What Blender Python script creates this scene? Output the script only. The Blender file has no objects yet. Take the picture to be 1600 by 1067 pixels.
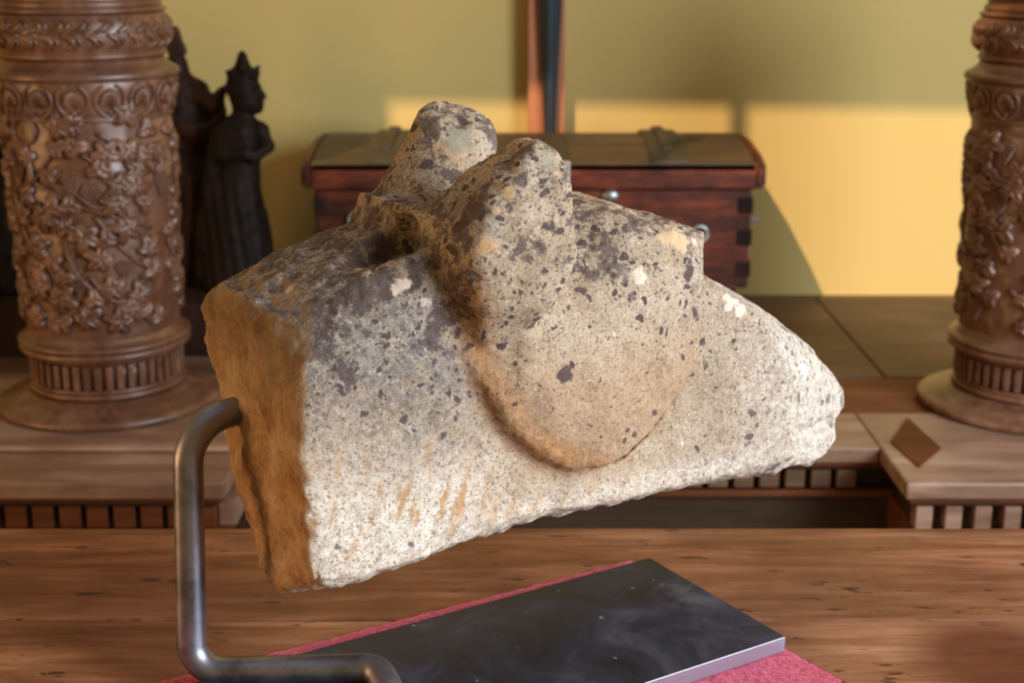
import bpy, bmesh, math, random
import numpy as np
from mathutils import Vector, Matrix

random.seed(7)
R = math.radians
sc = bpy.context.scene
COL = sc.collection

# ------------------------------------------------------------------ camera
PITCH = R(15.57); CAM_H = 0.55; FPX = 2200.0
cam_d = bpy.data.cameras.new('camera'); cam = bpy.data.objects.new('camera', cam_d)
COL.objects.link(cam); sc.camera = cam
cam.location = (0, 0, CAM_H); cam.rotation_euler = (R(90) - PITCH, 0, 0)
cam_d.sensor_width = 36; cam_d.lens = 36 * FPX / 1600
cam_d.clip_start = 0.02
cam_d.dof.use_dof = True; cam_d.dof.focus_distance = 1.03; cam_d.dof.aperture_fstop = 7.5

# ------------------------------------------------------------------ view, world, lights
sc.view_settings.view_transform = 'Standard'; sc.view_settings.look = 'None'
sc.view_settings.gamma = 1; sc.view_settings.use_curve_mapping = False
sc.view_settings.exposure = 0.0
w = bpy.data.worlds.new('world'); sc.world = w; w.use_nodes = True
w.node_tree.nodes['Background'].inputs[0].default_value = (0.74, 0.83, 1.0, 1)
w.node_tree.nodes['Background'].inputs[1].default_value = 0.40

SUN_DIR = Vector((0.50, 1.0, -0.80)).normalized()
sd = bpy.data.lights.new('sun', 'SUN'); sd.energy = 4.3; sd.angle = R(0.3); sd.color = (1.0, 0.66, 0.40)
so = bpy.data.objects.new('sun', sd); COL.objects.link(so)
so.rotation_euler = SUN_DIR.to_track_quat('-Z', 'Y').to_euler()

def area(name, loc, target, sx, sy, power, color):
    d = bpy.data.lights.new(name, 'AREA'); d.shape = 'RECTANGLE'; d.size = sx; d.size_y = sy
    d.energy = power; d.color = color
    o = bpy.data.objects.new(name, d); COL.objects.link(o); o.location = loc
    o.rotation_euler = (Vector(target) - Vector(loc)).to_track_quat('-Z', 'Y').to_euler()
    return o
area('window_daylight', (1.78, 0.05, 0.80), (0.1, 0.95, 0.15), 1.2, 1.3, 84, (0.86, 0.93, 1.0))
area('warm_fill_light', (-2.2, 0.75, 0.25), (-0.4, 1.6, 0.1), 0.6, 0.6, 14, (1.0, 0.55, 0.26))  # added warm fill from the left; no lamp is seen there

# ------------------------------------------------------------------ helpers
def tag(o, label=None, cat=None, group=None, kind=None):
    if label: o['label'] = label
    if cat: o['category'] = cat
    if group: o['group'] = group
    if kind: o['kind'] = kind
    return o
def empty(name, loc, label=None, cat=None, rz=0, group=None):
    o = bpy.data.objects.new(name, None); COL.objects.link(o)
    o.location = loc; o.rotation_euler = (0, 0, rz); o.empty_display_size = 0.05
    return tag(o, label, cat, group)
def link(name, me, mat=None, parent=None, smooth=False):
    if mat:
        for m in (mat if isinstance(mat, (list, tuple)) else [mat]): me.materials.append(m)
    if smooth: me.polygons.foreach_set('use_smooth', [True] * len(me.polygons))
    o = bpy.data.objects.new(name, me); COL.objects.link(o)
    if parent: o.parent = parent
    return o
def pydata(name, V, Fc, mat=None, parent=None, smooth=False):
    me = bpy.data.meshes.new(name); me.from_pydata([tuple(v) for v in V], [], Fc); me.update()
    return link(name, me, mat, parent, smooth)
def from_bm(name, bm, mat=None, parent=None, smooth=False):
    me = bpy.data.meshes.new(name); bm.normal_update(); bm.to_mesh(me); bm.free()
    return link(name, me, mat, parent, smooth)
def box_bm(bm, lo, hi, bev=0.0, seg=2):
    r = bmesh.ops.create_cube(bm, size=1)
    vs = r['verts']
    for v in vs:
        for i in range(3):
            v.co[i] = (lo[i] + hi[i]) / 2 + v.co[i] * (hi[i] - lo[i])
    if bev:
        es = list({e for v in vs for e in v.link_edges})
        bmesh.ops.bevel(bm, geom=es, offset=bev, segments=seg, affect='EDGES', profile=0.5)
def box(name, lo, hi, mat, parent=None, bev=0.0, seg=2):
    bm = bmesh.new(); box_bm(bm, lo, hi, bev, seg)
    return from_bm(name, bm, mat, parent)
def lathe_data(prof, n=96, close=False):
    V, Fc = [], []
    for r, z in prof:
        for k in range(n):
            t = 2 * math.pi * k / n
            V.append((r * math.sin(t), -r * math.cos(t), z))
    m = len(prof)
    for i in range(m - 1):
        for k in range(n):
            k2 = (k + 1) % n
            Fc.append((i * n + k, i * n + k2, (i + 1) * n + k2, (i + 1) * n + k))
    Fc.append(tuple(range(n))[::-1]); Fc.append(tuple(range((m - 1) * n, m * n)))
    return V, Fc
def tube_data(P, rad, n=12, cap=True):
    P = [Vector(p) for p in P]; V, Fc = [], []
    up = None
    for i, p in enumerate(P):
        t = (P[min(i + 1, len(P) - 1)] - P[max(i - 1, 0)]).normalized()
        if up is None:
            up = t.orthogonal().normalized()
        up = (up - t * up.dot(t)).normalized(); s = t.cross(up)
        r = rad[i] if isinstance(rad, (list, tuple)) else rad
        for k in range(n):
            a = 2 * math.pi * k / n
            V.append(p + up * (r * math.cos(a)) + s * (r * math.sin(a)))
    for i in range(len(P) - 1):
        for k in range(n):
            k2 = (k + 1) % n
            Fc.append((i * n + k, i * n + k2, (i + 1) * n + k2, (i + 1) * n + k))
    if cap:
        Fc.append(tuple(range(n))[::-1]); Fc.append(tuple(range((len(P) - 1) * n, len(P) * n)))
    return V, Fc
def merge(dst, src):
    V, Fc = dst; k = len(V); V.extend(src[0]); Fc.extend([tuple(i + k for i in f) for f in src[1]])
def copy_part(o, parent, loc=None, rot=None, scale=None):
    c = o.copy(); COL.objects.link(c); c.parent = parent
    if loc is not None: c.location = loc
    if rot is not None: c.rotation_euler = rot
    if scale is not None: c.scale = scale
    return c
def fillet_path(P, r, n=8):
    P = [Vector(p) for p in P]; out = [P[0]]
    for i in range(1, len(P) - 1):
        a, b, c = P[i - 1], P[i], P[i + 1]
        d1 = (a - b).normalized(); d2 = (c - b).normalized()
        rr = r[i - 1] if isinstance(r, (list, tuple)) else r
        ang = d1.angle(d2); L = rr / math.tan(ang / 2)
        s = b + d1 * L; e = b + d2 * L
        cen = b + (d1 + d2).normalized() * (rr / math.sin(ang / 2))
        v1 = s - cen; v2 = e - cen; tot = v1.angle(v2); ax = v1.cross(v2).normalized()
        for k in range(n + 1):
            out.append(cen + Matrix.Rotation(tot * k / n, 3, ax) @ v1)
    out.append(P[-1])
    res = [out[0]]
    for p, q in zip(out, out[1:]):
        m = max(1, int((q - p).length / 0.012))
        for k in range(1, m + 1): res.append(p.lerp(q, k / m))
    return res

# camera geometry used while modelling: the ray of a photo pixel, met with a real plane
def ray(x, y):
    u = (x - 800) / FPX; v = (y - 533.5) / FPX
    return np.array([u, math.cos(PITCH) - v * math.sin(PITCH), -math.sin(PITCH) - v * math.cos(PITCH)])
CO = np.array([0, 0, CAM_H])
def onY(x, y, Y):
    d = ray(x, y); return CO + d * Y / d[1]
def onZ(x, y, z):
    d = ray(x, y); return CO + d * (z - CAM_H) / d[2]

# ------------------------------------------------------------------ numpy noise + implicit surfaces
_rs = np.random.RandomState(3)
_perm = _rs.permutation(256).astype(np.int64); _perm = np.concatenate([_perm, _perm, _perm])
_val = _rs.rand(256).astype(np.float32) * 2 - 1
def vnoise(p):
    i = np.floor(p).astype(np.int64); f = (p - i).astype(np.float32); f = f * f * (3 - 2 * f)
    i &= 255
    def h(dx, dy, dz):
        return _val[_perm[_perm[_perm[(i[:, 0] + dx) & 255] + ((i[:, 1] + dy) & 255)] + ((i[:, 2] + dz) & 255)] & 255]
    x, y, z = f[:, 0], f[:, 1], f[:, 2]
    a = h(0,0,0)*(1-x)+h(1,0,0)*x; b = h(0,1,0)*(1-x)+h(1,1,0)*x
    c = h(0,0,1)*(1-x)+h(1,0,1)*x; d = h(0,1,1)*(1-x)+h(1,1,1)*x
    return (a*(1-y)+b*y)*(1-z)+(c*(1-y)+d*y)*z
def fbm(p, freq, octv=3):
    s = 0; a = 1
    for k in range(octv):
        s = s + a * vnoise(p * freq + 17.3 * k); freq *= 2.03; a *= 0.5
    return s
def smin(a, b, k):
    h = np.maximum(k - np.abs(a - b), 0) / k
    return np.minimum(a, b) - h * h * k * 0.25
def smax(a, b, k): return -smin(-a, -b, k)
def poly2(X, Y, P):
    P = np.array(P, dtype=np.float32); d = np.full(np.broadcast(X, Y).shape, 1e9, np.float32); ins = np.zeros(d.shape, bool)
    n = len(P)
    for i in range(n):
        a = P[i]; b = P[(i + 1) % n]; e = b - a
        wx = X - a[0]; wy = Y - a[1]
        t = np.clip((wx * e[0] + wy * e[1]) / (e @ e), 0, 1)
        d = np.minimum(d, (wx - e[0] * t) ** 2 + (wy - e[1] * t) ** 2)
        c = ((a[1] > Y) != (b[1] > Y)) & (X < (b[0] - a[0]) * (Y - a[1]) / (b[1] - a[1] + 1e-12) + a[0])
        ins ^= c
    d = np.sqrt(d); return np.where(ins, -d, d).astype(np.float32)
def capsule(X, Y, Z, a, b, ra, rb=None):
    rb = ra if rb is None else rb
    a = np.array(a, np.float32); b = np.array(b, np.float32); e = b - a
    t = np.clip(((X - a[0]) * e[0] + (Y - a[1]) * e[1] + (Z - a[2]) * e[2]) / (e @ e), 0, 1)
    return np.sqrt((X - a[0] - e[0]*t)**2 + (Y - a[1] - e[1]*t)**2 + (Z - a[2] - e[2]*t)**2) - (ra + (rb - ra) * t)
def ellip(X, Y, Z, c, r):
    q = np.sqrt(((X-c[0])/r[0])**2 + ((Y-c[1])/r[1])**2 + ((Z-c[2])/r[2])**2)
    return (q - 1) * min(r)
def surface_nets(v, lo, h):
    ins = v < 0
    nx, ny, nz = v.shape
    cnt = np.zeros((nx-1, ny-1, nz-1), np.int8)
    for dx in (0,1):
        for dy in (0,1):
            for dz in (0,1):
                cnt += ins[dx:nx-1+dx, dy:ny-1+dy, dz:nz-1+dz]
    act = (cnt > 0) & (cnt < 8)
    I = np.argwhere(act); idx = np.full(act.shape, -1, np.int64); idx[act] = np.arange(len(I))
    S = np.zeros((len(I), 3)); N = np.zeros(len(I))
    cr = [(x,y,z) for x in (0,1) for y in (0,1) for z in (0,1)]
    cv = {c: v[I[:,0]+c[0], I[:,1]+c[1], I[:,2]+c[2]] for c in cr}
    for c in cr:
        for ax in range(3):
            if c[ax] == 0:
                d = list(c); d[ax] = 1; d = tuple(d)
                a, b = cv[c], cv[d]; m = (a < 0) != (b < 0)
                t = a[m] / (a[m] - b[m])
                pos = np.tile(np.array(c, float), (m.sum(), 1)); pos[:, ax] = t
                S[m] += pos; N[m] += 1
    V = (I + S / N[:, None]) * h + np.array(lo)
    Fs = []
    for ax in range(3):
        s0 = [slice(None)]*3; s1 = [slice(None)]*3; s0[ax] = slice(0, -1); s1[ax] = slice(1, None)
        A, B_ = ins[tuple(s0)], ins[tuple(s1)]
        E = np.argwhere(A != B_)
        u, w_ = (ax+1) % 3, (ax+2) % 3
        ok = (E[:,u] > 0) & (E[:,w_] > 0) & (E[:,u] < v.shape[u]-1) & (E[:,w_] < v.shape[w_]-1); E = E[ok]
        fl = A[E[:,0],E[:,1],E[:,2]]
        def g(du, dw):
            q = E.copy(); q[:,u] -= du; q[:,w_] -= dw; return idx[q[:,0],q[:,1],q[:,2]]
        q = np.stack([g(1,1), g(0,1), g(0,0), g(1,0)], 1)
        q[~fl] = q[~fl][:, ::-1]
        Fs.append(q)
    return V, np.concatenate(Fs)
def np_mesh(name, V, Q):
    me = bpy.data.meshes.new(name)
    me.vertices.add(len(V)); me.vertices.foreach_set('co', V.astype(np.float32).ravel())
    me.loops.add(Q.size); me.loops.foreach_set('vertex_index', Q.astype(np.int32).ravel())
    me.polygons.add(len(Q)); me.polygons.foreach_set('loop_start', np.arange(0, Q.size, 4, dtype=np.int32))
    me.polygons.foreach_set('loop_total', np.full(len(Q), 4, np.int32))
    me.polygons.foreach_set('use_smooth', np.ones(len(Q), bool))
    me.update(calc_edges=True); me.validate()
    return me
def vnormals(V, Q):
    n = np.cross(V[Q[:,2]] - V[Q[:,0]], V[Q[:,3]] - V[Q[:,1]])
    N = np.zeros_like(V)
    for k in range(4):
        for ax in range(3): N[:, ax] += np.bincount(Q[:, k], n[:, ax], len(V))
    return N / (np.linalg.norm(N, axis=1)[:, None] + 1e-12)
def grid(lo, hi, h):
    return [np.arange(lo[i], hi[i] + h, h, dtype=np.float32) for i in range(3)]
def sstep(x, a, b):
    t = np.clip((x - a) / (b - a), 0, 1); return t * t * (3 - 2 * t)

# ------------------------------------------------------------------ materials
class NT:
    def __init__(s, name):
        s.m = bpy.data.materials.new(name); s.m.use_nodes = True; s.t = s.m.node_tree
        s.b = s.t.nodes['Principled BSDF']
    def n(s, typ, **kw):
        nd = s.t.nodes.new(typ)
        for k, v in kw.items():
            if k.startswith('_'): setattr(nd, k[1:], v)
            else:
                nd.inputs[int(k[1:]) if k[0] == 'i' and k[1:].isdigit() else k.replace('__', ' ')].default_value = v
        return nd
    def l(s, a, b): s.t.links.new(a, b)
    def coord(s, scale=(1,1,1), rand=False, rot=(0,0,0)):
        tc = s.n('ShaderNodeTexCoord'); mp = s.n('ShaderNodeMapping'); mp.inputs['Scale'].default_value = scale
        mp.inputs['Rotation'].default_value = rot
        s.l(tc.outputs['Object'], mp.inputs['Vector'])
        if rand:
            oi = s.n('ShaderNodeObjectInfo'); mu = s.n('ShaderNodeMath', _operation='MULTIPLY'); mu.inputs[1].default_value = 31.7
            s.l(oi.outputs['Random'], mu.inputs[0])
            cb = s.n('ShaderNodeCombineXYZ')
            for k in range(3): s.l(mu.outputs[0], cb.inputs[k])
            s.l(cb.outputs[0], mp.inputs['Location'])
        return mp.outputs[0]
    def noise(s, vec, scale, detail=4, rough=0.55, dist=0):
        nd = s.n('ShaderNodeTexNoise'); nd.inputs['Scale'].default_value = scale; nd.inputs['Detail'].default_value = detail
        nd.inputs['Roughness'].default_value = rough; nd.inputs['Distortion'].default_value = dist
        if vec is not None: s.l(vec, nd.inputs['Vector'])
        return nd.outputs['Fac']
    def ramp(s, fac, stops, interp='LINEAR'):
        nd = s.n('ShaderNodeValToRGB'); cr = nd.color_ramp; cr.interpolation = interp
        while len(cr.elements) < len(stops): cr.elements.new(0.5)
        for e, (p, c) in zip(cr.elements, stops):
            e.position = p; e.color = (c, c, c, 1) if isinstance(c, (int, float)) else (*c, 1)
        s.l(fac, nd.inputs[0]); return nd.outputs[0]
    def mix(s, fac, a, b, mode='MIX'):
        nd = s.n('ShaderNodeMix', _data_type='RGBA', _blend_type=mode)
        for sock, v in ((nd.inputs[0], fac), (nd.inputs[6], a), (nd.inputs[7], b)):
            if isinstance(v, (int, float)): sock.default_value = v
            elif isinstance(v, tuple): sock.default_value = (*v, 1)
            else: s.l(v, sock)
        return nd.outputs[2]
    def math(s, op, a, b=None, c=None, clamp=False):
        nd = s.n('ShaderNodeMath', _operation=op, _use_clamp=clamp)
        for k, v in enumerate((a, b, c)):
            if v is None: continue
            if isinstance(v, (int, float)): nd.inputs[k].default_value = v
            else: s.l(v, nd.inputs[k])
        return nd.outputs[0]
    def attr(s, name):
        nd = s.n('ShaderNodeAttribute'); nd.attribute_name = name; return nd.outputs['Fac']
    def bump(s, h, strength=0.3, dist=0.002, prev=None):
        nd = s.n('ShaderNodeBump'); nd.inputs['Strength'].default_value = strength; nd.inputs['Distance'].default_value = dist
        s.l(h, nd.inputs['Height'])
        if prev is not None: s.l(prev, nd.inputs['Normal'])
        return nd.outputs[0]
    def set(s, color=None, rough=None, metal=None, normal=None, spec=None):
        for k, v in (('Base Color', color), ('Roughness', rough), ('Metallic', metal), ('Normal', normal), ('Specular IOR Level', spec)):
            if v is None: continue
            if isinstance(v, tuple): s.b.inputs[k].default_value = (*v, 1)
            elif isinstance(v, (int, float)): s.b.inputs[k].default_value = v
            else: s.l(v, s.b.inputs[k])
        return s.m

def wood(name, dark, mid, light, grain=(1, 14, 14), scale=6, rough=0.45, bump=0.25, stains=0.0, spec=0.5):
    t = NT(name); v = t.coord(grain, rand=True)
    n1 = t.noise(v, scale, 6, 0.6, 0.6); n2 = t.noise(v, scale * 5, 4, 0.7)
    f = t.math('ADD', t.math('MULTIPLY', n1, 0.72), t.math('MULTIPLY', n2, 0.28))
    c = t.ramp(f, [(0.33, dark), (0.5, mid), (0.66, light)])
    v2 = t.coord((1, 1.6, 1.6), rand=True); n3 = t.noise(v2, 5, 3)
    c = t.mix(t.ramp(n3, [(0.38, 0.6), (0.60, 0.0)]), c, dark)
    if stains:
        v3 = t.coord((1, 3.2, 3.2), rand=True); n4 = t.noise(v3, 26, 3, 0.6)
        c = t.mix(t.math('MULTIPLY', t.ramp(n4, [(0.63, 0.0), (0.71, 1.0)]), stains), c, tuple(x * 0.3 for x in dark))
    if name == 'bench_wood':      # dark red-brown patch near the right end
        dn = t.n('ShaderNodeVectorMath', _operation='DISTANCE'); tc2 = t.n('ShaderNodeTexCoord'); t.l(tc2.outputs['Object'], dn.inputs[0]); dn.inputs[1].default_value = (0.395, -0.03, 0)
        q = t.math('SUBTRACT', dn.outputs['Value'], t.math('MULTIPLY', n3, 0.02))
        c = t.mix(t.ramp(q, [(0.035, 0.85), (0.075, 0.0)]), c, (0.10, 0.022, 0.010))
    r = t.math('ADD', t.math('MULTIPLY', n2, 0.25), rough - 0.12)
    return t.set(c, r, 0.0, t.bump(f, bump, 0.0015), spec)

M = {}
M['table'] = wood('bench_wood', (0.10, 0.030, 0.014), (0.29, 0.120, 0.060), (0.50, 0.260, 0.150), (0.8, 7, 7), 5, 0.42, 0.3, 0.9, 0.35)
M['side_top'] = wood('sideboard_top_wood', (0.10, 0.06, 0.035), (0.20, 0.115, 0.065), (0.32, 0.20, 0.125), (1, 8, 8), 4, 0.42, 0.2)
M['side_back'] = wood('sideboard_back_wood', (0.075, 0.05, 0.03), (0.14, 0.082, 0.052), (0.22, 0.14, 0.095), (1, 8, 8), 4, 0.5, 0.15, 0, 0.3)
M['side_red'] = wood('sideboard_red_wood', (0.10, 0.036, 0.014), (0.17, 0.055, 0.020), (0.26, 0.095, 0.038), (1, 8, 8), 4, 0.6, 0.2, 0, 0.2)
M['side_pale'] = wood('sideboard_pale_wood', (0.18, 0.095, 0.06), (0.36, 0.22, 0.15), (0.50, 0.35, 0.26), (1, 8, 8), 4, 0.42, 0.2)
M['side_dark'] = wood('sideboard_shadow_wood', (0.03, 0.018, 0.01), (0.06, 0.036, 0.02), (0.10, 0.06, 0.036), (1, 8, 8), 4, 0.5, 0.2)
M['side_diamond'] = wood('sideboard_diamond_wood', (0.10, 0.032, 0.010), (0.16, 0.055, 0.018), (0.24, 0.085, 0.028), (1, 6, 6), 4, 0.65, 0.1, 0, 0.15)
M['chest'] = wood('chest_red_wood', (0.018, 0.008, 0.006), (0.12, 0.026, 0.012), (0.28, 0.06, 0.022), (1, 5, 5), 9, 0.38, 0.3, 0.5)
M['chest_top'] = wood('chest_lid_wood', (0.035, 0.024, 0.010), (0.065, 0.040, 0.017), (0.12, 0.072, 0.030), (1, 9, 9), 6, 0.45, 0.3, 0.6)
M['chest_strap'] = wood('chest_strap_leather', (0.03, 0.024, 0.012), (0.050, 0.038, 0.020), (0.085, 0.068, 0.038), (3, 3, 3), 9, 0.55, 0.3)
M['ebony'] = wood('dark_carved_wood', (0.006, 0.004, 0.003), (0.014, 0.008, 0.006), (0.022, 0.010, 0.007), (3, 3, 1), 8, 0.6, 0.4, 0, 0.12)
M['red_ebony'] = wood('dark_red_wood', (0.012, 0.006, 0.004), (0.026, 0.011, 0.008), (0.06, 0.026, 0.018), (3, 3, 1), 8, 0.6, 0.4, 0, 0.15)
M['column'] = wood('carved_column_wood', (0.075, 0.028, 0.014), (0.165, 0.072, 0.038), (0.26, 0.135, 0.08), (5, 5, 1.2), 5, 0.40, 0.25, 0.3)
M['column_relief'] = wood('carved_relief_wood', (0.075, 0.027, 0.013), (0.16, 0.070, 0.038), (0.27, 0.14, 0.088), (3, 3, 3), 8, 0.36, 0.2)

for k_ in ('column', 'column_relief'):
    b_ = M[k_].node_tree.nodes['Principled BSDF']; b_.inputs['Coat Weight'].default_value = 0.45; b_.inputs['Coat Roughness'].default_value = 0.36

def plaster():
    t = NT('ochre_wall_paint'); v = t.coord()
    n = t.noise(v, 1.6, 4, 0.6); n2 = t.noise(v, 55, 4)
    c = t.mix(n, (0.50, 0.395, 0.145), (0.57, 0.455, 0.175))
    return t.set(c, 0.75, 0, t.bump(n2, 0.12, 0.002), 0.3)
M['wall'] = plaster()
t = NT('salmon_trim_paint'); v = t.coord((1, 1, 1)); M['salmon'] = t.set(t.mix(t.noise(v, 9), (0.36, 0.13, 0.055), (0.48, 0.20, 0.10)), 0.5, 0, None, 0.4)
t = NT('brick_floor_tile'); v = t.coord(); M['floor'] = t.set(t.mix(t.noise(v, 5), (0.16, 0.07, 0.035), (0.26, 0.13, 0.07)), 0.5, 0)
t = NT('blued_steel'); v = t.coord((2, 2, 1)); n = t.noise(v, 20, 4)
M['blued'] = t.set(t.mix(n, (0.028, 0.042, 0.062), (0.06, 0.085, 0.12)), 0.42, 0.6, None)
t = NT('rod_steel'); v = t.coord((1, 1, 1)); n = t.noise(v, 30, 5, 0.65); n2 = t.noise(v, 170, 3)
c = t.ramp(n, [(0.35, (0.17, 0.17, 0.20)), (0.55, (0.30, 0.30, 0.36)), (0.70, (0.29, 0.26, 0.28))])
M['rod'] = t.set(c, t.ramp(n, [(0.3, 0.36), (0.7, 0.48)]), 0.95, t.bump(n2, 0.10, 0.0006))
t = NT('plate_mill_scale'); v = t.coord((1, 1, 1)); n = t.noise(v, 13, 6, 0.65, 0.8); n2 = t.noise(v, 55, 4, 0.6)
c = t.ramp(n, [(0.36, (0.010, 0.011, 0.016)), (0.54, (0.026, 0.028, 0.042)), (0.70, (0.065, 0.066, 0.09))])
# chalky smudge near the right-hand end
g = t.n('ShaderNodeVectorMath', _operation='DISTANCE'); tc = t.n('ShaderNodeTexCoord'); t.l(tc.outputs['Object'], g.inputs[0]); g.inputs[1].default_value = (0.215, 0.008, 0.013)
sm = t.math('MULTIPLY', t.ramp(g.outputs['Value'], [(0.012, 1.0), (0.040, 0.0)]), t.ramp(n2, [(0.40, 0.0), (0.58, 1.0)]))
c = t.mix(t.math('MULTIPLY', sm, 0.5), c, (0.16, 0.15, 0.17))
sp = t.ramp(t.noise(v, 95, 2, 0.4), [(0.735, 0.0), (0.76, 1.0)]); c = t.mix(sp, c, (0.25, 0.23, 0.22))
M['plate'] = t.set(c, t.ramp(n, [(0.3, 0.42), (0.7, 0.6)]), 0.0, t.bump(n2, 0.06, 0.0005), 0.4)
t = NT('cut_steel_edge'); v = t.coord((1, 1, 18)); n = t.noise(v, 60, 3)
M['cut'] = t.set(t.mix(n, (0.30, 0.30, 0.38), (0.46, 0.46, 0.56)), 0.42, 0.85, t.bump(n, 0.1, 0.0003))
t = NT('pewter_fitting'); M['pewter'] = t.set((0.42, 0.42, 0.40), 0.38, 0.8)
t = NT('red_velvet'); v = t.coord((1, 1, 1)); n = t.noise(v, 230, 4, 0.7); n2 = t.noise(v, 40, 4)
c = t.mix(t.ramp(n, [(0.3, 0.0), (0.7, 1.0)]), (0.36, 0.03, 0.07), (0.86, 0.17, 0.27)); c = t.mix(t.ramp(n2, [(0.3, 0.25), (0.7, 0.0)]), c, (0.28, 0.01, 0.03))
t.b.inputs['Sheen Weight'].default_value = 0.35; t.b.inputs['Sheen Roughness'].default_value = 0.4; t.b.inputs['Sheen Tint'].default_value = (1, 0.6, 0.7, 1)
M['velvet'] = t.set(c, 0.9, 0, t.bump(n, 0.8, 0.002), 0.2)

# ------------------------------------------------------------------ room shell
FZ = -0.92; WY = 2.59; GY = -1.5
def shell(name, lo, hi, mat): return tag(box(name, lo, hi, mat), kind='structure')
shell('floor', (-2.6, GY - 0.1, FZ - 0.05), (2.1, WY + 0.1, FZ), M['floor'])
shell('wall_back', (-2.6, WY, FZ), (2.1, WY + 0.1, 4.1), M['wall'])
shell('wall_left', (-2.7, GY - 0.1, FZ), (-2.6, WY + 0.1, 4.1), M['wall'])
# right wall with the daylight window opening
bm = bmesh.new()
wy0, wy1, wz0, wz1 = -0.60, 0.7, 0.12, 1.50
box_bm(bm, (2.0, GY - 0.1, FZ), (2.1, wy0, 4.1)); box_bm(bm, (2.0, wy1, FZ), (2.1, WY + 0.1, 4.1))
box_bm(bm, (2.0, wy0, FZ), (2.1, wy1, wz0)); box_bm(bm, (2.0, wy0, wz1), (2.1, wy1, 4.1))
tag(from_bm('wall_right', bm, M['wall']), kind='structure')
# wall behind the camera with high windows, shaped to cast the sun patches on the back wall
kx = SUN_DIR.x / SUN_DIR.y; kz = SUN_DIR.z / SUN_DIR.y
dY = WY - GY
def back(xw, zw): return xw - kx * dY, zw - kz * dY
z_hi = back(0, 0.305)[1]; z_lo = back(0, -0.10)[1]
xs = [(-2.6, back(-0.86, 0)[0]), (back(-0.525, 0)[0], back(-0.243, 0)[0]), (back(1.35, 0)[0], 2.1)]
bm = bmesh.new()
box_bm(bm, (-2.6, GY - 0.04, FZ), (2.1, GY, z_lo)); box_bm(bm, (-2.6, GY - 0.04, z_hi), (2.1, GY, 4.1))
for v_ in bm.verts:
    if abs(v_.co.z - z_hi) < 1e-5: v_.co.z += -0.0143 * (v_.co.x - back(0.30, 0)[0])
for a, b in xs: box_bm(bm, (min(a, b), GY - 0.04, z_lo), (max(a, b), GY, z_hi))
tag(from_bm('wall_front', bm, M['wall']), kind='structure')
wx = back(0.405, 0)[0]
tag(box('window_1', (wx - 0.009, GY - 0.035, z_lo), (wx + 0.009, GY - 0.005, z_hi), M['salmon']), kind='structure')
# painted post against the back wall
tag(box('trim_1', (0.0285, WY - 0.045, FZ), (0.0945, WY + 0.005, 4.0), M['salmon'], bev=0.003), kind='structure')

# ------------------------------------------------------------------ bench under the stand
bench = empty('plank_bench', (0, 1.05, 0), 'long worn brown plank bench carrying the stone head and its steel stand', 'bench')
by = -1.05
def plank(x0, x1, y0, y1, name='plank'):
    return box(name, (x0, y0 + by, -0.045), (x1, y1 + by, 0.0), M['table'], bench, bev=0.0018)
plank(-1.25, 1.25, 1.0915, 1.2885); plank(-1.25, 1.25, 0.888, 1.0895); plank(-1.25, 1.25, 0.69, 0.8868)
for x in (-1.1, 1.1):
    for y in (0.74, 1.24):
        box('leg', (x - 0.03, y + by - 0.03, FZ), (x + 0.03, y + by + 0.03, -0.045), M['table'], bench, bev=0.004)
box('rail', (-1.15, 1.22 + by, -0.15), (1.15, 1.25 + by, -0.045), M['table'], bench)
box('rail', (-1.15, 0.73 + by, -0.15), (1.15, 0.76 + by, -0.045), M['table'], bench)

# ------------------------------------------------------------------ red velvet cloth and steel stand
PA = R(31.8)
ea = Vector((math.cos(PA), math.sin(PA), 0)); eb = Vector((-math.sin(PA), math.cos(PA), 0))
corner = Vector((0.1249, 1.1778, 0))            # far right corner of the plate
PW, PL = 0.180, 0.46
pc = corner - ea * PL / 2 - eb * PW / 2
# velvet cloth: grid with a soft uneven edge
vc = Vector(onZ(985, 872, 0.005)); vc.z = 0
def vel_pt(u, v): return vc - ea * u - Vector((math.sin(R(33.5)), -math.cos(R(33.5)), 0)) * -v
V, Fc = [], []
nu, nv = 150, 66; VL, VW = 0.56, 0.272
cdir = Vector((math.cos(R(-56.8)), math.sin(R(-56.8)), 0)); ldir = Vector((-math.cos(R(30.6)), -math.sin(R(30.6)), 0))
for layer in (0, 1):
    for i in range(nu + 1):
        for j in range(nv + 1):
            ed = min(i, nu - i, j, nv - j)
            p = vc + ldir * (VL * i / nu) + cdir * (VW * j / nv)
            if ed == 0: p += Vector((random.uniform(-1, 1), random.uniform(-1, 1), 0)) * 0.0012
            z = 0.0003 if layer == 0 else 0.0046 + random.uniform(-0.0006, 0.0006) - (0.0012 if ed == 0 else 0)
            V.append((p.x, p.y, z))
def vi(l, i, j): return l * (nu + 1) * (nv + 1) + i * (nv + 1) + j
for i in range(nu):
    for j in range(nv):
        Fc.append((vi(1, i, j), vi(1, i + 1, j), vi(1, i + 1, j + 1), vi(1, i, j + 1)))
        Fc.append((vi(0, i, j), vi(0, i, j + 1), vi(0, i + 1, j + 1), vi(0, i + 1, j)))
for i in range(nu):
    for j in (0, nv): Fc.append((vi(0, i, j), vi(0, i + 1, j), vi(1, i + 1, j), vi(1, i, j)))
for j in range(nv):
    for i in (0, nu): Fc.append((vi(0, i, j), vi(0, i, j + 1), vi(1, i, j + 1), vi(1, i, j)))
tag(pydata('velvet_cloth', V, Fc, M['velvet'], None, True), 'raspberry red velvet cloth lying under the black steel plate', 'cloth')

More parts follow.
